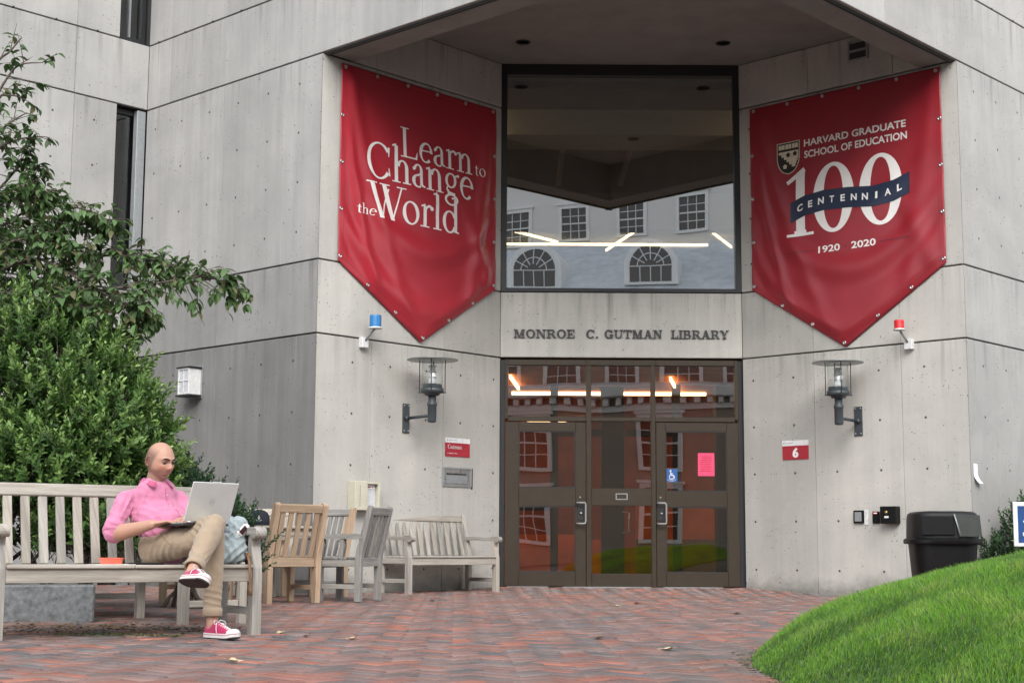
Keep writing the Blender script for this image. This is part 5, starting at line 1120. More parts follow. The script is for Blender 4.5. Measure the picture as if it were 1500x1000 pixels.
def shrub(name, label, blobs, ntwig, leaf_len, base_col, tip_col, stems, view=None, up=.55, twig_len=(.12, .28)):
    t = empty(name, tuple(stems[0][0]), 0, label, 'shrub'); o0 = np.array(stems[0][0])
    wts = np.array([b[1][0] * b[1][1] * b[1][2] for b in blobs]) ** .67; wts /= wts.sum(); P, D, U, LL, WW, TT = [], [], [], [], [], []; tw = MB()
    k = 0
    while k < ntwig:
        b = blobs[rng.choice(len(blobs), p=wts)]; c, r_ = np.array(b[0]), np.array(b[1]); d = rand_unit(1)[0]
        if d[2] < -.55: continue
        rad = rng.uniform(.45, 1.0) ** .6; wob = 1 + .22 * mnoise.noise(Vector(c + d * 2.2)) + .10 * mnoise.noise(Vector(c + d * 6)); q = c + d * r_ * rad * wob
        dirn = d / r_; dirn /= np.linalg.norm(dirn); dirn = dirn * (1 - up) + np.array((0, 0, up)) + rand_unit(1)[0] * .38; dirn /= np.linalg.norm(dirn)
        L0 = rng.uniform(*twig_len); nl = int(L0 / .011); bend = rand_unit(1)[0] * .35 + np.array((0, 0, .2)); k += 1
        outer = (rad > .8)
        for i in range(nl):
            s = (i + 1) / nl; p = q + dirn * L0 * s + bend * L0 * s * s * .5
            a = i * 2.4 + rng.uniform(-.4, .4); x = np.cross(dirn, (0, 0, 1)); x /= (np.linalg.norm(x) + 1e-9); y = np.cross(dirn, x); side = x * math.cos(a) + y * math.sin(a)
            ld = dirn * (.55 + .5 * s) + side * (1.0 - .35 * s) + rand_unit(1)[0] * .25; P.append(p); D.append(ld); U.append(dirn + rand_unit(1)[0] * .3)
            l_ = leaf_len * rng.uniform(.65, 1.2) * (1 - .35 * s * (s > .8)); LL.append(l_); WW.append(l_ * rng.uniform(.38, .52))
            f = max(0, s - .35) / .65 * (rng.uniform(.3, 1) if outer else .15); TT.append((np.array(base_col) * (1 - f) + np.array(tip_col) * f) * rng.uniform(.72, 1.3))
        e_ = q + dirn * L0 * .92 + bend * L0 * .4; tw.tube([tuple(q - dirn * .10 - o0), tuple(q + dirn * L0 * .5 - o0), tuple(e_ - o0)], [.0035, .0025, .001], 4, cap=False)
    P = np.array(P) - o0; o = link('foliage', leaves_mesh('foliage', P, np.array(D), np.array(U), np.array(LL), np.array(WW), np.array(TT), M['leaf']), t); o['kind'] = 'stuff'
    x_ = tw.obj('twigs', M['bark'], t, True, fix=False); x_['kind'] = 'stuff'
    for s_ in stems:
        pts = [Vector(p) - Vector(o0) for p in s_]; n_ = len(pts); MB().tube(pts, [.022 * (1 - .6 * i / max(1, n_ - 1)) for i in range(n_)], 7).obj('stem', M['bark'], t, True)
    return t
def mkstems(cx, cy, z0, blobs, n, spread=.25):
    out = []
    for i in range(n):
        b = blobs[i % len(blobs)][0]; x, y = cx + rng.uniform(-spread, spread) , cy + rng.uniform(-spread * .6, spread * .6)
        mid = (x * .6 + b[0] * .4 + rng.uniform(-.08, .08), y * .6 + b[1] * .4, z0 + (b[2] - z0) * .5); end = (b[0] + rng.uniform(-.35, .35), b[1] + rng.uniform(-.3, .3), b[2] + .25)
        out.append([(x, y, z0), (x + (mid[0] - x) * .4, y + (mid[1] - y) * .4, z0 + (mid[2] - z0) * .55), mid, end])
    return out
bl = [((-3.72, 11.25, 1.42), (.95, .85, .86)), ((-3.02, 11.15, 1.18), (.47, .62, .56)), ((-3.25, 11.0, 1.05), (.62, .60, .42)), ((-4.5, 11.0, 1.35), (.6, .7, .85)), ((-3.45, 10.75, .95), (.55, .35, .35)), ((-2.85, 11.2, .98), (.34, .5, .34)), ((-3.55, 10.95, .62), (.75, .40, .34)), ((-2.95, 11.0, .60), (.42, .45, .32))]
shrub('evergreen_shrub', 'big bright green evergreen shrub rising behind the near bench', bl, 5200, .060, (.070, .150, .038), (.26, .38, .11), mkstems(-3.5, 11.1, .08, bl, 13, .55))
bl = [((-2.95, 13.1, .60), (.46, .45, .58)), ((-2.64, 13.0, .48), (.32, .36, .47)), ((-2.43, 13.2, .36), (.24, .3, .40)), ((-3.4, 13.2, .68), (.5, .4, .53))]
shrub('evergreen_shrub', 'low dark green shrub at the foot of the left grey wall behind the laptop', bl, 1700, .050, (.026, .068, .030), (.065, .13, .050), mkstems(-2.8, 13.1, -.05, bl, 6, .3))
bl = [((6.05, 17.2, .50), (.36, .30, .62)), ((5.75, 17.15, .30), (.42, .30, .48)), ((6.6, 17.4, .7), (.5, .35, .75)), ((5.55, 17.0, .15), (.3, .25, .3))]
shrub('evergreen_shrub', 'small dark green shrub between the litter bin and the blue sign', bl, 900, .060, (.026, .060, .026), (.07, .13, .045), mkstems(6.0, 17.25, -.08, bl, 6, .25))

# tree reaching in from the left
TO = Vector((-5.6, 11.9, -.02))
tree = empty('dogwood_tree', tuple(TO), 0, 'broad leaved tree whose drooping branches reach in from the left edge', 'tree')
fork = Vector((-5.15, 11.8, 2.0))
MB().tube([(0, 0, -.1), (.05, 0, .5), (.25, -.05, 1.3), tuple(fork - TO)], [.11, .09, .08, .065], 12).obj('trunk', M['bark'], tree, True)
limbs = [([(-60, 470), (60, 440), (150, 425), (230, 415), (300, 405), (345, 424)], 11.6, 1.0), ([(-60, 400), (30, 350), (110, 330), (160, 322)], 11.8, 1.3), ([(-60, 330), (0, 275), (35, 240), (55, 262)], 11.7, .9),
         ([(-60, 300), (-10, 225), (25, 205), (60, 200)], 11.5, .4), ([(-60, 260), (-20, 170), (10, 115), (30, 95), (62, 92)], 11.4, .28), ([(-60, 200), (-10, 100), (15, 75), (32, 55)], 11.5, .18), ([(-60, 480), (40, 470), (120, 478), (185, 490)], 11.3, 1.3),
         ([(-60, 440), (60, 400), (150, 375), (215, 380), (265, 402)], 11.9, 1.2), ([(-60, 380), (20, 320), (70, 300), (120, 305)], 11.6, 1.2), ([(-60, 430), (40, 380), (100, 400), (170, 440), (215, 460)], 11.2, 1.4), ([(-60, 400), (0, 360), (60, 350), (130, 372)], 11.2, 1.4), ([(-80, 260), (-20, 210), (15, 180), (40, 165)], 11.8, .25),
         ([(-60, 360), (-10, 300), (30, 290), (62, 285)], 11.3, 1.3), ([(-60, 420), (10, 430), (80, 440), (140, 455)], 11.0, 1.3), ([(-80, 330), (-10, 160), (12, 140), (38, 146)], 11.3, .2)]
P, D, U, LL, KEY = [], [], [], [], []
wood_ = MB()
for pts, Y, dens in limbs:
    pw = [at(u, v, Y) for u, v in pts]; pw = [fork] + [pw[0] + (fork - pw[0]) * .3 + Vector((0, 0, .1))] + pw
    # smooth the path
    path = []
    for i in range(len(pw) - 1):
        p0, p1, p2, p3 = pw[max(i - 1, 0)], pw[i], pw[i + 1], pw[min(i + 2, len(pw) - 1)]
        for k in range(6):
            t = k / 6; path.append(.5 * ((2 * p1) + (-p0 + p2) * t + (2 * p0 - 5 * p1 + 4 * p2 - p3) * t * t + (-p0 + 3 * p1 - 3 * p2 + p3) * t ** 3))
    path.append(pw[-1]); n_ = len(path)
    MB().tube([tuple(p - TO) for p in path], [.017 * (1 - i / n_) ** .8 + .0025 for i in range(n_)], 7).obj('branch', M['bark'], tree, True)
    for i in range(9, n_):
        p = path[i]; tng = (path[min(i + 1, n_ - 1)] - path[i - 1]).normalized()
        for _ in range(rng.poisson((3.5 if dens >= 1 else 2.6) * dens * (.35 if i < 13 and dens < 1 else 1))):
            dv = tng * rng.uniform(.2, .9) + Vector(rng.normal(size=3)) * .55 + Vector((0, 0, .15)); dv.normalize(); L0 = rng.uniform(.10, .34) * (1 if i < n_ - 5 else .55)
            q = p + dv * L0 + Vector((0, 0, -.25 * L0 * L0 / .3)); wood_.tube([tuple(p - TO), tuple((p + q) / 2 + Vector((0, 0, .01)) - TO), tuple(q - TO)], [.004, .003, .0016], 4, cap=False)
            for k in range(rng.integers(4, 8)):
                s = rng.uniform(.35, 1.02); b_ = p + (q - p) * s; hd = Vector((rng.normal(), rng.normal(), 0)).normalized(); ld = dv * .5 + hd * .8 + Vector((0, 0, rng.uniform(-1.0, -.15)))
                P.append(tuple(b_)); D.append(tuple(ld)); U.append(tuple(Vector((0, 0, 1)) + Vector(rng.normal(size=3)) * .3)); LL.append(rng.uniform(.055, .105)); KEY.append(i / n_ + (1 if dens < 1 else 0) + rng.uniform(0, .4))
x_ = wood_.obj('twigs', M['bark'], tree, True, fix=False); x_['kind'] = 'stuff'
P, D, U, LL, KEY = map(np.array, (P, D, U, LL, KEY)); n = len(P)
tint = np.array((.082, .145, .052))[None] * rng.uniform(.6, 1.45, (n, 1)) * (1 + .25 * rng.normal(size=(n, 1)) * .5); red_ = rng.random(n) < .12; tint[red_] = np.array((.12, .115, .055)) * rng.uniform(.7, 1.3, (red_.sum(), 1))
cn_ = 7000; cp_ = rand_unit(cn_) * (rng.random((cn_, 1)) ** .35) * np.array((1.75, 2.1, 1.7)) + np.array((-6.9, 13.1, 3.1)); ok = cp_[:, 0] < -.365 * cp_[:, 1] - .2; cp_ = cp_[ok]; cn_ = len(cp_)  # unseen crown leaves added outside the frame to shade the left wall
P = np.concatenate([P, cp_]); D = np.concatenate([D, rand_unit(cn_) * (1, 1, .4) + (0, 0, -.5)]); U = np.concatenate([U, rand_unit(cn_) * .3 + (0, 0, 1)]); LL = np.concatenate([LL, rng.uniform(.11, .17, cn_)]); KEY = np.concatenate([KEY, np.full(cn_, -1.)]); tint = np.concatenate([tint, np.array((.055, .098, .040))[None] * rng.uniform(.6, 1.4, (cn_, 1))])
order = np.argsort(-KEY); big, rest = order[:260], order[260:]
o = link('foliage', leaves_mesh('foliage', P[rest] - np.array(TO), D[rest], U[rest], LL[rest], LL[rest] * rng.uniform(.42, .58, len(rest)), tint[rest], M['tree_leaf'], LEAF_T, LEAF_TF), tree); o['kind'] = 'stuff'
pro = [leaves_mesh('leaf', np.zeros((1, 3)), np.array([[1., 0, 0]]), np.array([[0, 0, 1.]]), np.array([1.]), np.array([w]), np.array([c]), M['tree_leaf'], LEAF_T, LEAF_TF) for w, c in ((.48, (.055, .10, .04)), (.54, (.07, .12, .045)), (.45, (.045, .08, .035)), (.5, (.12, .12, .05)))]
for i in big:
    o = link('leaf', pro[rng.choice(4, p=[.35, .3, .25, .1])], tree); d = Vector(D[i]).normalized(); s = d.cross(Vector(U[i])).normalized(); nn_ = s.cross(d)
    m_ = Matrix((d, -s, nn_)).transposed().to_4x4() @ Matrix.Scale(float(LL[i]), 4); m_.translation = Vector(P[i]) - TO; o.matrix_local = m_
# ------------------------------------------------------------------ people
def capsule(mb, p0, p1, r0, r1, side=None, fl=1.0, n=20):
    """closed tapered limb segment with round ends; side: axis along which the section is wide, fl: thickness ratio across it"""
    p0, p1 = Vector(p0), Vector(p1); t = p1 - p0; L_ = t.length; t = t.normalized() if L_ > 1e-6 else Vector((0, 0, 1))
    u = (Vector(side) - t * Vector(side).dot(t)) if side is not None else t.orthogonal(); u.normalize(); w = t.cross(u)
    prof = []
    for k in range(7): a = math.pi / 2 * k / 6; prof.append((p0 - t * r0 * math.cos(a) * .9, r0 * math.sin(a)))
    for k in range(1, 4): prof.append((p0 + (p1 - p0) * (k / 4), r0 + (r1 - r0) * k / 4))
    for k in range(7): a = math.pi / 2 * k / 6; prof.append((p1 + t * r1 * math.sin(a) * .9, r1 * math.cos(a)))
    b = len(mb.v)
    for c, r_ in prof:
        for k in range(n): a = 2 * math.pi * k / n; mb.v.append(tuple(c + (u * math.cos(a) + w * math.sin(a) * fl) * max(r_, .0005)))
    for i in range(len(prof) - 1):
        for k in range(n): mb.f.append((b + i * n + k, b + i * n + (k + 1) % n, b + (i + 1) * n + (k + 1) % n, b + (i + 1) * n + k)); mb.m.append(0)
    mb.f.append(tuple(b + k for k in reversed(range(n)))); mb.m.append(0); mb.f.append(tuple(b + (len(prof) - 1) * n + k for k in range(n))); mb.m.append(0)
def fuse(mb, voxel, smooth=4, name='fused'):
    """union of closed pieces -> one continuous surface"""
    me = mb.mesh(name, []); bm = bmesh.new(); bm.from_mesh(me); bmesh.ops.recalc_face_normals(bm, faces=bm.faces); bm.to_mesh(me); bm.free()
    ob = bpy.data.objects.new(name, me); col.objects.link(ob)
    md = ob.modifiers.new('r', 'REMESH'); md.mode = 'VOXEL'; md.voxel_size = voxel; md.use_smooth_shade = True
    if smooth: m2 = ob.modifiers.new('s', 'SMOOTH'); m2.iterations = smooth; m2.factor = .5
    dg = bpy.context.evaluated_depsgraph_get(); out = bpy.data.meshes.new_from_object(ob.evaluated_get(dg)); bpy.data.objects.remove(ob); bpy.data.meshes.remove(me)
    return out
def co(me): a = np.empty(len(me.vertices) * 3, np.float32); me.vertices.foreach_get('co', a); return a.reshape(-1, 3).astype(float)
def no(me): a = np.empty(len(me.vertices) * 3, np.float32); me.vertices.foreach_get('normal', a); return a.reshape(-1, 3).astype(float)
def setco(me, V): me.vertices.foreach_set('co', V.astype(np.float32).ravel()); me.update()
def ridge(V, c, d, nrm, lam, amp, rad, phase=0, bend=0):
    """cloth folds: ridges across direction d around c"""
    q = V - np.array(c); d = np.array(d) / np.linalg.norm(d); s = q @ d; dist = np.linalg.norm(q, axis=1)
    w = np.exp(-(dist / rad) ** 2); x = s + bend * (dist ** 2 - s ** 2)
    return amp * w * (np.abs(np.sin(math.pi * x / lam + phase)) ** .8 * -1 + .6)
def vnoise(V, f, seed=0): return np.array([mnoise.noise(Vector(v * f) + Vector((seed, seed * 2, 0))) for v in V])
def fin(me, name, mat, parent, tint=None):
    me.materials.clear(); me.materials.append(mat)
    me.polygons.foreach_set('use_smooth', [True] * len(me.polygons))
    if tint is not None:
        a = me.color_attributes.new('tint', 'FLOAT_COLOR', 'POINT'); a.data.foreach_set('color', np.concatenate([tint, np.ones((len(tint), 1))], 1).astype(np.float32).ravel())
    me.name = name; return link(name, me, parent)
def head_mesh(mb, Mx, s=1.0):
    """head in its own frame (x right, -y face, z up, centre of the skull at the origin), added as closed pieces"""
    bm = bmesh.new(); bmesh.ops.create_icosphere(bm, subdivisions=5, radius=1.0); G = lambda x, z, cx, cz, sx, sz: math.exp(-((x - cx) / sx) ** 2 - ((z - cz) / sz) ** 2)
    for v in bm.verts:
        d = v.co.copy(); x, y, z = d.x * .076, d.y * .100, d.z * .117
        if y > 0: y *= 1.0 + .04 * (z > 0)
        low = max(0, -z / .118)
        x *= (1 - .26 * low ** 2.2) * (1 + .05 * math.exp(-((z + .05) / .035) ** 2) * (y < .02)); z *= 1 - .05 * max(0, z / .118) ** 4; 
        if z < 0 and y < 0: y = y * (1 - .05 * low) - .008 * low
        if z < -.03 and y > 0: y *= 1 - .35 * low
        if z > .03: x *= 1 - .03 * (z / .118); z *= 1.0
        if d.y < 0:
            f = min(1, -d.y * 2.2); dy = 0
            if abs(x) < .06: dy += .006 * (abs(x) / .05) ** 2 * 0
            dy += -.009 * (G(x, z, .030, .027, .022, .009) + G(x, z, -.030, .027, .022, .009)) - .004 * G(x, z, 0, .026, .012, .012)
            dy += .011 * (G(x, z, .031, .004, .017, .012) + G(x, z, -.031, .004, .017, .012))
            dy += -.024 * G(x, z, 0, -.024, .0115, .015) - .013 * G(x, z, 0, -.006, .008, .018) - .008 * (G(x, z, .012, -.030, .007, .008) + G(x, z, -.012, -.030, .007, .008))
            dy += .004 * G(x, z, 0, -.043, .010, .006) - .007 * G(x, z, 0, -.053, .021, .0055) + .004 * G(x, z, 0, -.0595, .020, .0028) - .0075 * G(x, z, 0, -.066, .018, .0060) + .004 * G(x, z, 0, -.077, .018, .006)
            dy += -.010 * G(x, z, 0, -.096, .020, .014) - .004 * (G(x, z, .040, -.022, .018, .016) + G(x, z, -.040, -.022, .018, .016)) + .004 * (G(x, z, .040, -.055, .012, .02) + G(x, z, -.040, -.055, .012, .02))
            y += dy * f
        v.co = Vector((x, y, z)) * s
    b = len(mb.v)
    for v in bm.verts: mb.v.append(tuple(Mx @ v.co))
    for f in bm.faces: mb.f.append(tuple(b + v.index for v in f.verts)); mb.m.append(0)
    bm.free()
    for sx in (-1, 1):   # ears: bowl with a rolled rim
        pts = [(sx * (.073 + .010 * abs(math.sin(a))), .008 + .017 * math.sin(a) * 1.0 + .004, -.004 + .030 * math.cos(a)) for a in [R(-20 + 22 * k) for k in range(11)]]
        for k in range(10): capsule(mb, Mx @ (Vector(pts[k]) * s), Mx @ (Vector(pts[k + 1]) * s), .0055 * s, .0055 * s, n=10)
        capsule(mb, Mx @ (Vector((sx * .074, .008, .014)) * s), Mx @ (Vector((sx * .073, .006, -.026)) * s), .010 * s, .007 * s, side=(Mx.to_3x3() @ Vector((0, 1, 0))), fl=.6, n=12)
def hand(mb, wrist, d, palm_n, thumb_side, curl=.35, s=1.0, spread=.10):
    """palm and five fingers. d: direction of the fingers, palm_n: direction the palm faces, thumb_side: towards the thumb"""
    d = Vector(d).normalized(); pn = (Vector(palm_n) - d * Vector(palm_n).dot(d)).normalized(); ts = Vector(thumb_side); ts = (ts - d * ts.dot(d) - pn * ts.dot(pn)).normalized(); w = Vector(wrist)
    capsule(mb, w, w + d * .03 * s, .027 * s, .030 * s, side=ts, fl=.62)
    capsule(mb, w + d * .03 * s - ts * .012 * s, w + d * .082 * s - ts * .018 * s, .025 * s, .021 * s, side=ts, fl=.5); capsule(mb, w + d * .03 * s + ts * .012 * s, w + d * .085 * s + ts * .018 * s, .025 * s, .021 * s, side=ts, fl=.5)
    for k, (o, l_, r_) in enumerate(((.030, .070, .0092), (.0105, .078, .0095), (-.009, .073, .0090), (-.027, .058, .0080))):
        p = w + d * .080 * s + ts * o * s; dirn = (d + ts * o * spread * 30).normalized(); a = curl * (1 + .12 * k)
        for j, f in enumerate((.44, .31, .25)):
            a_ = a * (j + .6); q = p + (dirn * math.cos(a_) + pn * math.sin(a_)) * l_ * f * s; capsule(mb, p, q, r_ * s * (1 - .07 * j), r_ * s * (1 - .07 * (j + 1)), n=12); p = q
    p = w + d * .018 * s + ts * .024 * s; q = p + (d * .62 + ts * .70 + pn * .25).normalized() * .044 * s; r2 = q + (d * .86 + ts * .35 + pn * .3).normalized() * .030 * s; r3 = r2 + (d * .95 + ts * .05 + pn * .30).normalized() * .024 * s
    capsule(mb, p, q, .0145 * s, .0115 * s, n=12); capsule(mb, q, r2, .0112 * s, .0098 * s, n=12); capsule(mb, r2, r3, .0098 * s, .0082 * s, n=12)
M['skin'] = attr_mat('skin', rough=.48, spec=.4, var=.07, scale=45, bump=.08)
M['skin'].node_tree.nodes['Principled BSDF'].inputs['Subsurface Weight'].default_value = .12; M['skin'].node_tree.nodes['Principled BSDF'].inputs['Subsurface Radius'].default_value = (.010, .004, .002)
def cloth(name, c, weave=900, var=.10, rough=.85):
    m, nt, b, out = new_mat(name); g = N(nt); tc = g.n('ShaderNodeTexCoord').outputs['Object']; a = g.noise(tc, 14, 5); w = g.noise(tc, weave, 1)
    g.l(g.ramp(g.math('MULTIPLY_ADD', w, .45, g.math('MULTIPLY', a, .55)), [(.32, tuple(x * (1 - var) for x in c)), (.68, tuple(min(1, x * (1 + var)) for x in c))]), b.inputs['Base Color'])
    b.inputs['Roughness'].default_value = rough; b.inputs['Specular IOR Level'].default_value = .2; b.inputs['Sheen Weight'].default_value = .25
    g.bump(g.math('MULTIPLY_ADD', a, 1.0, g.math('MULTIPLY', w, .25)), .35, .006, b); return m
M['shirt'] = cloth('pink_chambray', (.55, .20, .32), 420, .16); M['collar_in'] = cloth('pink_chambray_dark', (.47, .10, .20), 420, .12); M['khaki'] = cloth('khaki_twill', (.345, .265, .185), 700, .08); M['sneaker'] = cloth('magenta_canvas', (.42, .022, .10), 500, .12); M['rubber'] = simple('white_rubber', (.68, .67, .64), .5, .05); M['sole'] = simple('dark_sole_rubber', (.040, .026, .022), .7, .3, 40, bump=.3); M['lace'] = simple('white_lace', (.78, .76, .76), .8)
M['brow'] = simple('dark_brow_hair', (.025, .017, .013), .8); M['eye_white'] = simple('eye_white', (.30, .27, .255), .2, .02); M['iris'] = simple('dark_iris', (.03, .018, .012), .15)

BF = Vector((-math.cos(NB_A), -math.sin(NB_A), 0))
seatz = NBZ + .423
man_base = Vector((-2.10, 9.42, NBZ))
man = empty('person', tuple(man_base), 0, 'bald man in pink shirt and khaki trousers using a laptop on the near bench', 'person')
Q = lambda p: Vector(p) - man_base
fw = Vector((.72, -.69, 0)).normalized(); rt = Vector((-.69, -.72, 0)).normalized()        # the way he faces; his right
pel = Vector((-2.10, 9.33, seatz + .095)); hipR = pel + rt * .085; hipL = pel - rt * .085 + UP * .01
kneeR = Vector((-1.755, 9.04, .555)); ankR = Vector((-1.735, 8.99, NBZ + .063)); kneeL = Vector((-1.745, 9.00, .615)); ankL = Vector((-1.800, 8.66, .340))
chest = Vector((-2.19, 9.42, .720)); neck = Vector((-2.205, 9.42, .872)); headc = Vector((-2.165, 9.385, 1.012))
shR = Vector((-2.355, 9.33, .772)); shL = Vector((-2.075, 9.53, .785))
elR = Vector((-2.385, 9.20, .560)); wrR = Vector((-2.125, 9.06, .618)); elL = Vector((-1.96, 9.46, .60)); wrL = Vector((-1.965, 9.26, .655))
# ---- body: one continuous surface from head to ankles
hyaw = R(50); hp = R(13)
HM = Matrix.Translation(Q(headc)) @ Matrix.Rotation(hyaw, 4, 'Z') @ Matrix.Rotation(hp, 4, 'X') @ Matrix.Rotation(R(-2), 4, 'Y')
mb = MB(); head_mesh(mb, HM, 1.02)
nb_ = Q(neck); capsule(mb, nb_ - UP * .03, Q(headc) + Vector((-.012, .012, -.055)), .060, .056)
capsule(mb, Q(chest) + UP * .08, nb_ - UP * .02, .085, .06, side=rt, fl=.8)
capsule(mb, Q(pel), Q(chest), .115, .125, side=rt, fl=.72); capsule(mb, Q(shR), Q(shL), .045, .045)
for sh, el, wr in ((shR, elR, wrR), (shL, elL, wrL)):
    capsule(mb, Q(sh), Q(el), .042, .040); m_ = (el + wr) / 2 * .5 + el * .5; capsule(mb, Q(el), Q(m_), .046, .049, side=(0, 0, 1), fl=.92); capsule(mb, Q(m_), Q(wr), .049, .029, side=(0, 0, 1), fl=.9)
for hp_, kn, an in ((hipR, kneeR, ankR), (hipL, kneeL, ankL)):
    capsule(mb, Q(hp_), Q(kn), .07, .048); capsule(mb, Q(kn), Q(an), .045, .034)
hand(mb, Q(wrR), (.85, .25, .16), (.1, -.1, -1), (-.2, .9, .1), .30, 1.0); hand(mb, Q(wrL), (-.05, -.95, -.05), (0, .1, -1), (-.9, .1, 0), .30, .98)
bd = fuse(mb, .0036, 2, 'body'); V = co(bd)
inv = np.array(HM.inverted()); Hh = (np.c_[V, np.ones(len(V))] @ inv.T)[:, :3] / 1.02
skin = np.tile(np.array((.47, .265, .19)), (len(V), 1)); x, y, z = Hh.T; nz = vnoise(V, 9); skin *= (1 + .07 * nz[:, None])
inh = (np.abs(x) < .10) & (np.abs(y) < .13) & (z > -.14) & (z < .14)
def sm(a, b, t): t = np.clip((t - a) / (b - a), 0, 1); return t * t * (3 - 2 * t)
gz = lambda cx, cz, sx, sz: np.exp(-((x - cx) / sx) ** 2 - ((z - cz) / sz) ** 2) * (y < -.02)
hair = sm(-.044, -.018, y + .20 * z + .012 * nz) * sm(-.075, -.030, z + .5 * np.clip(y, -.05, .03)) * (1 - sm(.030, .090, z + .10 * np.abs(y - .02))) * sm(-.085, -.06, z) * inh
skin = skin * (1 - .66 * hair[:, None]) + np.array((.050, .040, .036)) * .66 * hair[:, None]
st_ = (1 - sm(-.052, -.034, z + .35 * np.abs(x) * 0)) * sm(-.135, -.10, z) * (y < .025) * inh * (1 - .75 * gz(0, -.060, .022, .010)); st_ = np.maximum(st_, .8 * gz(0, -.0445, .026, .005) * inh)
skin = skin * (1 - .42 * st_[:, None]) + np.array((.12, .085, .075)) * .42 * st_[:, None]
lip = gz(0, -.0595, .021, .0075) * inh; skin = skin * (1 - .6 * lip[:, None]) + np.array((.36, .12, .10)) * .6 * lip[:, None]
warm = (gz(.04, -.02, .02, .018) + gz(-.04, -.02, .02, .018) + gz(0, -.026, .014, .012)) * inh; skin = skin * (1 + np.array((.10, -.08, -.10)) * np.clip(warm, 0, 1)[:, None])
skin[(np.abs(x) > .070) & inh & (y > -.01)] *= np.array((1.12, .88, .88))
arm_ = (V[:, 2] < .30 + man_base.z * 0 + .34) & (V[:, 2] > .45 - NBZ * 0); 
body = fin(bd, 'body', M['skin'], man, skin)
for sx in (-1, 1):
    c_ = HM @ (Vector((sx * .0315, -.0805, .006)) * 1.02); mb = MB(); mb.lathe([(.012 * math.sin(a), -.012 * math.cos(a)) for a in [math.pi * k / 10 for k in range(11)]], c_, 14)
    ey = mb.obj('eye', M['eye_white'], man, True); gd_ = (HM.to_3x3() @ Vector((.0, -1, -.45))).normalized()
    a_ = gd_.orthogonal(); MB().lathe([(.0062 * math.sin(a), .0117 + .0009 * math.cos(a)) for a in [math.pi / 2 * k / 4 for k in range(4, -1, -1)]], c_, 12, ax=a_, ay=gd_.cross(a_), az=gd_).obj('iris', M['iris'], ey, True)
    mb = MB(); mb.tube([HM @ (Vector((sx * (.0315 + .0155 * t), -.0955 + .010 * t * t + .004 * max(0, t), .0085 + .0035 * (1 - t * t))) * 1.02) for t in [k / 4 for k in range(-4, 5)]], .0028, 6); mb.obj('eyelid', M['collar_in'] if 0 else simple('eyelid_skin', (.30, .15, .11), .5), man, True)
    mb = MB(); mb.tube([HM @ (Vector((sx * (.011 + .038 * t), -.1085 + .018 * t ** 2.2, .0245 + .0065 * math.sin(t * 2.4))) * 1.02) for t in [k / 7 for k in range(8)]], [.0030, .0046, .0052, .0052, .0048, .004, .003, .0015], 7); mb.obj('eyebrow', M['brow'], man, True)
# ---- shirt
mb = MB()
capsule(mb, Q(pel) + UP * .015 + fw * .010, Q(pel) + UP * .12 + fw * .012 - UP * .0, .150, .158, side=rt, fl=.80); capsule(mb, Q(pel) + UP * .10 + fw * .01, Q(chest) - UP * .02, .152, .162, side=rt, fl=.74); capsule(mb, Q(chest) - UP * .05, Q(chest) + UP * .07, .172, .145, side=rt, fl=.66)
capsule(mb, Q(shR) + rt * -.02, Q(shL) + rt * .02, .054, .053); capsule(mb, Q(chest) + UP * .09, nb_ - UP * .052, .105, .052, side=rt, fl=.80)
capsule(mb, Q(shR), nb_ - UP * .048, .054, .044); capsule(mb, Q(shL), nb_ - UP * .048, .054, .044)
slR = Q(elR) + (Q(wrR) - Q(elR)) * .12; slL = Q(elL) + (Q(wrL) - Q(elL)) * .12
capsule(mb, Q(shR) - UP * .006, Q(elR) + UP * .05, .057, .056); capsule(mb, Q(elR) + UP * .055, Q(elR) + UP * .02, .060, .057); capsule(mb, Q(shL) - UP * .006, Q(elL) + UP * .02, .057, .056)
capsule(mb, Q(shR) + (Q(elR) - Q(shR)) * .88, Q(shR) + (Q(elR) - Q(shR)) * .97, .067, .066)
sh_ = fuse(mb, .0055, 5, 'shirt'); V = co(sh_); Nn = no(sh_); Cc = np.array(Q(chest)); bl_ = np.array(Q(pel))
disp = ridge(V, Q(pel) + UP * .10 + fw * .12, (.15, .1, 1), None, .052, .009, .15, .3, 1.6) + ridge(V, Q(pel) + UP * .15 + rt * .12, (.7, .2, 1), None, .045, .010, .12, 1.0, 2.0) + ridge(V, Q(elR) + UP * .05, (.35, -.1, 1), None, .038, .007, .075, .5, 1.8)
disp += ridge(V, Q(shR) + Vector((.05, -.03, -.06)), (.8, .3, -.4), None, .036, .010, .10, .2, .5) + ridge(V, Q(chest) + fw * .1 - rt * .06, (.5, 0, .8), None, .060, .006, .14, 1.2, .5) + ridge(V, Q(shR) + Vector((-.03, -.05, -.13)), (.1, .1, 1), None, .060, .005, .10, .2, 2.5)
disp *= .55 + .9 * np.clip(vnoise(V, 9, 8) + .5, 0, 1); disp += .009 * vnoise(V * (1, 1, .6), 9) + .005 * vnoise(V, 24, 3); V = V + Nn * disp[:, None]; setco(sh_, V)
shirt = fin(sh_, 'shirt', M['shirt'], man)
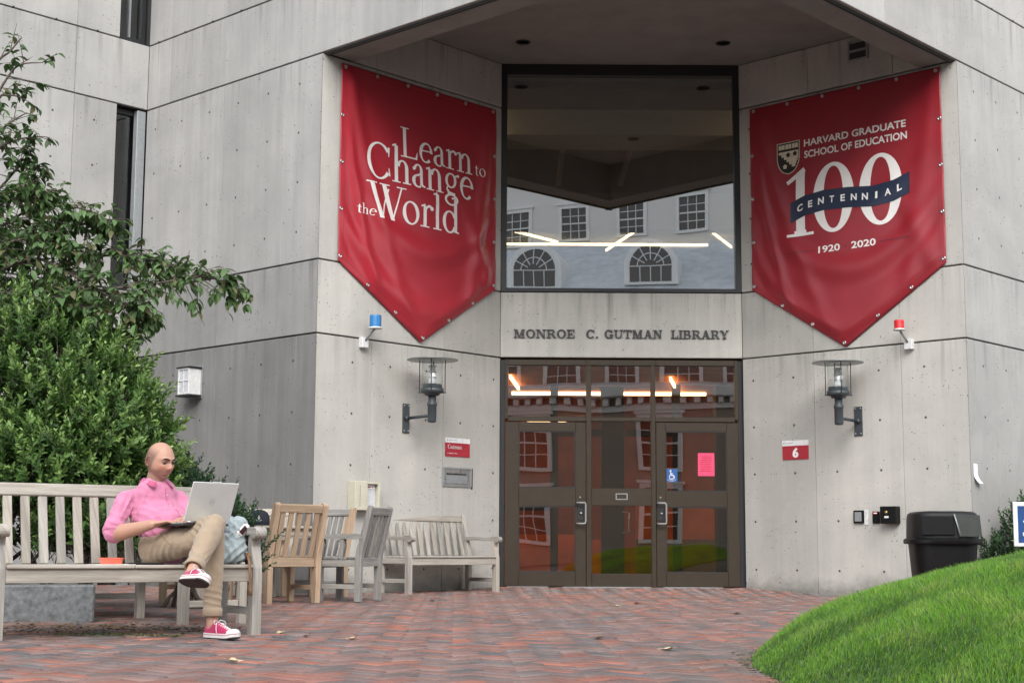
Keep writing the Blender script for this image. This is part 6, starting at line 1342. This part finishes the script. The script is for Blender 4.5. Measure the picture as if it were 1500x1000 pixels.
# sleeve roll, collar, placket
for el, sh, wr in ((elR, shR, wrR),):
    a0_ = Q(sh) + (Q(el) - Q(sh)) * .90; dn_ = (Q(el) - Q(sh)).normalized()
    mb = MB(); mb.lathe([(.060, -.016), (.072, -.012), (.0735, .012), (.070, .026), (.060, .028), (.055, .018)], a0_, 26, ax=dn_.orthogonal().normalized(), ay=dn_.cross(dn_.orthogonal().normalized()), az=dn_); o_ = mb.obj('sleeve_roll', M['shirt'], man, True)
cn = nb_ + UP * .012 + fw * .004; ncx = rt * -1
def collar(sgn):
    mb = MB(); n_ = 12
    for i in range(n_ + 1):
        a = R(26 + 148 * i / n_) * sgn; dr_ = fw * math.cos(a) + (ncx * math.sin(a)); tip = max(0, 1 - i / 3.0)
        up_ = cn + dr_ * (.067 + .000 * i / n_) + UP * (.010 + .018 * i / n_ - .014 * tip); lo = cn + dr_ * (.094 + .026 * tip) + UP * (-.022 - .020 * tip + .008 * i / n_) + ncx * sgn * .012 * tip; mid = cn + dr_ * (.080 + .012 * tip) + UP * (.002 + .010 * i / n_ - .010 * tip)
        mb.v += [tuple(up_), tuple(mid), tuple(lo)]
    for i in range(n_):
        for k in range(2): mb.f.append((3 * i + k, 3 * i + k + 1, 3 * i + 3 + k + 1, 3 * i + 3 + k)); mb.m.append(0)
    o_ = mb.obj('collar', M['collar_in'], man, True, fix=False); md = o_.modifiers.new('t', 'SOLIDIFY'); md.thickness = .004; md.offset = 0
collar(1); collar(-1)
shirt_bvh = None
from mathutils.bvhtree import BVHTree
def bvh(me): return BVHTree.FromPolygons([v.co.copy() for v in me.vertices], [tuple(p.vertices) for p in me.polygons])
SB = bvh(sh_)
def onsurf(tree_, origin, direction, off=.002):
    h = tree_.ray_cast(Vector(origin) , Vector(direction)); return (h[0] - Vector(direction).normalized() * off) if h[0] is not None else None
pts = []
for k in range(12):
    o_ = Q(chest) + UP * (.125 - .235 * k / 11) + fw * .5 + rt * (-.004 - .02 * k / 11); h = onsurf(SB, o_, -fw, .0015)
    if h: pts.append(h)
MB().tube(pts, .0015, 5).obj('placket_edge', M['collar_in'], man, True)
pts2 = [p - rt * .022 for p in pts]; q2 = [onsurf(SB, p + fw * .3, -fw, .0005) for p in pts2]; q2 = [p for p in q2 if p]
if False: MB().tube(q2, .0014, 4).obj('placket_edge', M['collar_in'], man, True)
for k in (2, 5, 8):
    if k < len(pts): c_ = onsurf(SB, pts[k] - rt * .010 + fw * .3, -fw, .001); c_ and MB().lathe([(.0045, 0), (.0042, .002), (0, .0025)], c_, 10, ax=rt, ay=UP, az=fw).obj('button', M['white_plastic'], man)
# ---- trousers
mb = MB(); cuR = Q(kneeR) + (Q(ankR) - Q(kneeR)) * .80; cuL = Q(kneeL) + (Q(ankL) - Q(kneeL)) * .80
capsule(mb, Q(hipR) - UP * .005, Q(hipL) - UP * .005, .098, .098); capsule(mb, Q(pel) - fw * .02 + UP * .03, Q(pel) + UP * .05, .115, .118, side=rt, fl=.8)
for h_, k_, c_, r1 in ((hipR, kneeR, cuR, 0), (hipL, kneeL, cuL, 0)):
    hq, kq = Q(h_), Q(k_); capsule(mb, hq, hq + (kq - hq) * .5, .098, .089, side=(0, 0, 1), fl=.94); capsule(mb, hq + (kq - hq) * .5, kq, .089, .068); capsule(mb, kq, kq + (c_ - kq) * .45, .067, .062 if c_ is cuR else .070); capsule(mb, kq + (c_ - kq) * .45, c_, .062 if c_ is cuR else .070, .050)
tr = fuse(mb, .0055, 4, 'trousers'); V = co(tr); Nn = no(tr)
disp = ridge(V, Q(hipR) + Vector((.08, -.08, .02)), (.9, -.35, -.5), None, .040, .011, .13, .4, -1.0) + ridge(V, Q(kneeL) + Vector((-.06, .0, -.02)), (.9, .3, .6), None, .030, .009, .09, .2, 1.0) + ridge(V, cuR + UP * .04, (.2, .1, 1), None, .036, .008, .10, .5, .6) + ridge(V, cuL + UP * .03 + Vector((0, .05, 0)), (.1, -.5, 1), None, .028, .008, .08, .3, .6)
disp += ridge(V, Q(kneeR) + Vector((-.16, .12, .0)), (1, -.3, -.25), None, .05, .007, .12, .1, -1.2) + .005 * vnoise(V, 12, 5) + .003 * vnoise(V, 26, 2); V = V + Nn * disp[:, None]; setco(tr, V); trousers = fin(tr, 'trousers', M['khaki'], man)
for c_, k_ in ((cuR, Q(kneeR)), (cuL, Q(kneeL))):
    dn_ = (c_ - k_).normalized(); ox = dn_.orthogonal().normalized(); MB().lathe([(.046, -.004), (.055, -.008), (.0575, .012), (.0575, .040), (.053, .044), (.047, .040), (.046, .02)], c_ - dn_ * .0, 24, ax=ox, ay=dn_.cross(ox), az=dn_).obj('cuff', M['khaki'], man, True)
TB = bvh(tr)
pts = [onsurf(TB, Q(hipR) + Vector((.05 + .0 + .085 * t, -.4, .10 - .075 * t)) , Vector((0, 1, 0)), .001) for t in [k / 7 for k in range(8)]]; pts = [p for p in pts if p]
if len(pts) > 3: MB().tube(pts, .0016, 4).obj('pocket_seam', simple('pocket_dark_thread', (.16, .115, .07), .9), man, True)  # darker thread line along the pocket edge
# ---- low canvas shoes
def shoe(ankle, d, upn, s=1.0, lab=None):
    d = Vector(d).normalized(); upn = (Vector(upn) - d * Vector(upn).dot(d)).normalized(); sd = d.cross(upn)
    heel = Vector(ankle) - d * .055 * s - upn * .062 * s; P = lambda x, y, z: heel + d * x * s + sd * y * s + upn * z * s
    out = lambda t: (.032 + .012 * math.sin(math.pi * min(1, t * 1.0)) + .006 * sstep(.5, .8, t)) * (math.sqrt(max(0, 1 - ((t - .86) / .14) ** 2)) if t > .86 else (math.sqrt(max(0, 1 - ((.12 - t) / .12) ** 2)) if t < .12 else 1))
    LN = .275; n_ = 22; tt = [0.0005 + .999 * (1 - math.cos(math.pi * i / n_)) / 2 for i in range(n_ + 1)]
    def strip(z0, z1, e0, e1, name, mat):
        mb = MB(); m_ = len(tt)
        for z, e_ in ((z0, e0), (z1, e1)):
            for sg_ in (1, -1):
                for t in tt: mb.v.append(tuple(P(-.004 + (LN + .008) * t if e_ > 0 else LN * t, sg_ * (out(t) + e_) * (1 if 0 < t < 1 else .2), z + .010 * sstep(.75, 1, t))))
        def idx(l_, s_, i): return (l_ * 2 + s_) * m_ + i
        for i in range(m_ - 1):
            mb.f += [(idx(0, 0, i), idx(0, 0, i + 1), idx(0, 1, i + 1), idx(0, 1, i)), (idx(1, 0, i), idx(1, 1, i), idx(1, 1, i + 1), idx(1, 0, i + 1)), (idx(0, 0, i), idx(1, 0, i), idx(1, 0, i + 1), idx(0, 0, i + 1)), (idx(0, 1, i), idx(0, 1, i + 1), idx(1, 1, i + 1), idx(1, 1, i))]; mb.m += [0] * 4
        for i in (0, m_ - 1): mb.f.append((idx(0, 0, i), idx(0, 1, i), idx(1, 1, i), idx(1, 0, i))); mb.m.append(0)
        return shade_auto(mb.obj(name, mat, shoe_o), 40)
    mb = MB(); NS = 26; K = 14
    for i in range(NS + 1):
        t = .002 + .996 * i / NS; w = out(t) * .97; h = (.070 if t < .30 else .070 + (.028 - .070) * sstep(.30, .86, t)) ; h = h - .012 * sstep(0, .2, .2 - abs(t - .14)) if t < .3 else h
        if t > .9: h *= math.sqrt(max(.05, 1 - ((t - .9) / .1) ** 2)) * .999
        for k in range(K + 1):
            a = math.pi * k / K; mb.v.append(tuple(P(LN * t, w * math.cos(a) * (1 - .18 * math.sin(a) * (t < .35)), .022 + h * math.sin(a) ** .62 + .010 * sstep(.75, 1, t))))
    for i in range(NS):
        for k in range(K): a = i * (K + 1) + k; mb.f.append((a, a + 1, a + K + 2, a + K + 1)); mb.m.append(0)
    shoe_o = mb.obj('shoe', M['sneaker'], man, True)
    strip(.004, .030, .003, .0035, 'foxing', M['rubber']); strip(-.004, .0035, .001, .002, 'outsole', M['sole']); strip(.0195, .0225, .0040, .0040, 'foxing_stripe', M['sneaker'])
    mb = MB()
    for i in range(9):
        t = .80 + .2 * i / 8
        for k in range(9): a = math.pi * k / 8; w = out(min(t, .999)) * .99; mb.v.append(tuple(P(LN * t + .0012, w * math.cos(a), .024 + (.033 * math.sqrt(max(.03, 1 - ((t - .80) / .205) ** 2))) * math.sin(a) ** .7 + .010 * sstep(.75, 1, t))))
    for i in range(8):
        for k in range(8): a = i * 9 + k; mb.f.append((a, a + 1, a + 10, a + 9)); mb.m.append(0)
    mb.obj('toe_cap', M['rubber'], shoe_o, True)
    for i in range(6):
        t = .40 + .062 * i; z = .030 + (.070 + (.028 - .070) * sstep(.30, .86, t)) + .010 * sstep(.75, 1, t) - .003
        for sg_ in (1, -1): MB().tube([P(LN * t - .008 * sg_ * 0, -sg_ * .020, z - .012), P(LN * (t + .015), -sg_ * .006, z - .0005), P(LN * (t + .05), sg_ * .019, z - .017)], .0026, 5).obj('lace', M['lace'], shoe_o, True)
    for sg_ in (1, -1):
        MB().tube([P(.105, 0, .092), P(.10, sg_ * .02, .105), P(.115, sg_ * .042, .098), P(.125, sg_ * .046, .080), P(.115, sg_ * .03, .085), P(.106, sg_ * .004, .092)], .0022, 5).obj('lace', M['lace'], shoe_o, True)
        MB().tube([P(.106, 0, .092), P(.12, sg_ * .03, .080), P(.14, sg_ * .048, .055), P(.15, sg_ * .052, .03)], .0022, 5).obj('lace', M['lace'], shoe_o, True)
    MB().tube([P(LN * .30 + .0, 0, .088), P(LN * .42, 0, .084), P(LN * .60, 0, .065)], [.016, .018, .014], 8, sx=.35 if 0 else 1, sy=.5).obj('tongue', M['sneaker'], shoe_o, True)
    return shoe_o
shoe(Q(ankR) + UP * .004, (.80, -.60, 0), (0, 0, 1), .97); shoe(Q(ankL) + Vector((.005, -.01, -.002)), (.62, -.74, .02), (.42, .33, .84), .97)
SKT = None
# ---- laptop on his lap
LM = simple('silver_laptop', (.70, .72, .70), .38, .04, 10, metal=.35); M['lap_lid'] = LM; M['lap_dark'] = simple('laptop_underside', (.035, .036, .036), .45, .1, 20); M['key'] = simple('laptop_keys', (.02, .02, .02), .5)
hb = Vector((-1.925, 8.985, .632)) ; lx = Vector((.64, .77, .0)).normalized(); ly = Vector((-.77, .64, -.02)).normalized()    # hinge line start, along hinge, towards him
lap = empty('laptop', tuple(hb), 0, 'silver laptop with a round logo on its lid, open on the man\'s lap', 'laptop')
lz = lx.cross(ly).normalized(); W3 = .345
MB().obox((0, 0, 0), lx, ly, lz, 0, W3, .0, .235, -.020, -.004, .004).obj('base', M['lap_dark'], lap); MB().obox((0, 0, 0), lx, ly, lz, .004, W3 - .004, .004, .231, -.0035, -.001).obj('deck', M['lap_lid'], lap)
kb = MB()
for r_ in range(5):
    for c_ in range(13): kb.obox((0, 0, 0), lx, ly, lz, .022 + c_ * .0232, .042 + c_ * .0232, .030 + r_ * .021, .048 + r_ * .021, -.0008, .001)
q_ = kb.obj('keys', M['key'], lap); q_['kind'] = 'stuff'
lu = (UP * 1.0 + (-ly) * .36).normalized(); ln2 = lx.cross(lu).normalized()
if ln2.dot(-ly) < 0: ln2 = -ln2
MB().obox((0, 0, 0), lx, lu, ln2, 0, W3, .006, .250, -.004, .004, .003).obj('lid', M['lap_lid'], lap); MB().obox((0, 0, 0), lx, lu, ln2, .012, W3 - .012, .018, .240, -.0065, -.0045).obj('screen', M['key'], lap)
for a in (.03, W3 - .09): MB().tube([lx * a + lu * .002, lx * (a + .06) + lu * .002], .0075, 8).obj('hinge', M['steel'], lap, True)
lmap = lambda x, z, off: lx * x + lu * z + ln2 * (.0042 + off)
LG = simple('laptop_logo', (.36, .375, .365), .3, .02, metal=.5)
strokes_obj([S_arc(W3 / 2, .130, .019, .019, 0, 360, .0022, .0022, 28)], lmap, LG, lap, 'logo', .0003)
sans('DELL', W3 / 2 - .0125, .1255, .009, .025, lmap, LG, lap, 'logo', off=.0003, bold=.03, cut=.5)
MB().obox((0, 0, 0), lx, lu, ln2, W3 * .42, W3 * .62, .250, .254, -.003, .003, .001).obj('latch', M['white_plastic'], lap)

# ---- things beside him on the seat
bx = lambda x, y, z: nb(x, y, z + .4235)
def lie(name, x, y, rz, label, cat): p = bx(x, y, 0); return empty(name, tuple(p), NB_A + rz, label, cat)
M['tray_white'] = simple('white_paper_tray', (.72, .70, .66), .7); M['salmon'] = simple('salmon_plastic', (.80, .16, .10), .45, .08)
t = lie('snack_box', .70, .13, R(4), 'salmon red snack box on a white napkin on the bench seat left of the man', 'box')
mb = MB(); loft(mb, [(.058, .042, .004), (.066, .048, .034), (.068, .050, .038), (.064, .046, .040)], 24, 4); shade_auto(mb.obj('tub', M['salmon'], t)); MB().box(-.11, .12, -.075, .075, .0, .003).obj('napkin', M['tray_white'], t)
t = lie('phone', .90, .10, R(-12), 'black phone lying on the bench seat beside the man', 'phone'); MB().box(-.10, .10, -.045, .045, .0, .010, .003).obj('body', M['black_plastic'], t); MB().box(-.094, .094, -.040, .040, .0102, .011).obj('screen', M['key'], t)
# ---- backpack leaning on the armrest
M['denim'] = cloth('pale_blue_canvas', (.31, .365, .38), 260, .18); M['bag_grey'] = cloth('grey_canvas', (.17, .19, .20), 300, .12); M['leather'] = simple('brown_leather', (.20, .11, .055), .6, .2, 20, bump=.2); M['maroon'] = cloth('dark_maroon_cloth', (.045, .014, .018), 300, .2)
bp0 = nb(1.42, .18, .424); bag = empty('backpack', tuple(bp0), NB_A, 'pale blue canvas backpack with brown leather strap between the man and the armrest', 'backpack')
mb = MB(); capsule(mb, (-.02, .0, .10), (.0, .0, .22), .125, .095, side=(1, 0, 0), fl=.72); capsule(mb, (-.09, -.02, .07), (.06, -.04, .08), .085, .085); capsule(mb, (.05, -.03, .08), (.09, .0, .24), .075, .06)
bg = fuse(mb, .005, 4, 'bag'); V = co(bg); Nn = no(bg); d_ = ridge(V, (0, -.1, .16), (.8, 0, .6), None, .045, .016, .14, .3, 2.0) + ridge(V, (.05, -.1, .08), (-.6, 0, .8), None, .04, .014, .12, 1.0, 1.5) + .006 * vnoise(V, 10, 1) + .004 * vnoise(V, 30, 4); V = V + Nn * d_[:, None]; V[:, 2] = np.maximum(V[:, 2], .001); setco(bg, V); fin(bg, 'bag_body', M['denim'], bag)
mb = MB(); capsule(mb, (-.09, .0, .235), (.03, .01, .245), .052, .055); capsule(mb, (-.08, .0, .18), (.0, .0, .20), .07, .07); bg = fuse(mb, .005, 3, 'top'); V = co(bg); Nn = no(bg); V = V + Nn * (.008 * vnoise(V, 16, 7) + ridge(V, (-.03, -.05, .24), (1, 0, .1), None, .035, .007, .1))[:, None]; setco(bg, V); fin(bg, 'top_flap', M['bag_grey'], bag)
MB().obox((.095, -.065, .205), Vector((.68, 0, .72)), Vector((0, -1, 0)), Vector((-.72, 0, .68)), -.050, .052, -.012, .018, -.026, .026, .016).obj('side_tab', M['tray_white'], bag)
MB().obox((.090, -.0815, .205), Vector((.68, 0, .72)), Vector((0, -1, 0)), Vector((-.72, 0, .68)), -.024, .030, .0, .0035, -.015, .015, .001).obj('leather_patch', M['maroon'], bag)
mb = MB(); mb.tube([(.10, -.10, .07), (.085, -.19, .04), (.08, -.222, .0), (.082, -.226, -.07), (.088, -.228, -.15), (.086, -.229, -.185)], [.010, .010, .010, .010, .012, .013], 8, sx=.25, sy=1.0, upv=(0, -1, 0)); mb.obj('leather_strap', M['leather'], bag, True)
MB().tube([(.12, -.02, .20), (.16, -.08, .12), (.15, -.12, .05), (.11, -.14, .02)], [.022, .030, .028, .018], 8, sx=.2, sy=1, upv=(1, 0, 0)).obj('shoulder_strap', M['bag_grey'], bag, True)
MB().lathe([(.020, -.012), (.022, 0), (.020, .012), (.012, .014)], (.115, -.125, .05), 12, ax=(0, 1, 0), ay=(0, 0, 1), az=(1, 0, 0)).obj('buckle', M['leather'], bag, True)
# dark cloth hanging behind the armrest
h0 = nb(1.60, .30, .62); mb = MB(); capsule(mb, (0, 0, -.02), (.0, .01, -.14), .05, .045, side=(1, 0, 0), fl=.5); capsule(mb, (.0, .01, -.14), (.015, .01, -.30), .035, .022, side=(1, 0, 0), fl=.5)
bg = fuse(mb, .006, 3, 'scarf'); V = co(bg); V = V + no(bg) * (.010 * vnoise(V, 22, 3))[:, None]; setco(bg, V); o_ = fin(bg, 'jacket_sleeve', M['maroon'], None); o_.location = h0 + Vector((.035, .02, 0)); tag(o_, 'dark maroon cloth hanging behind the right armrest of the near bench', 'cloth')
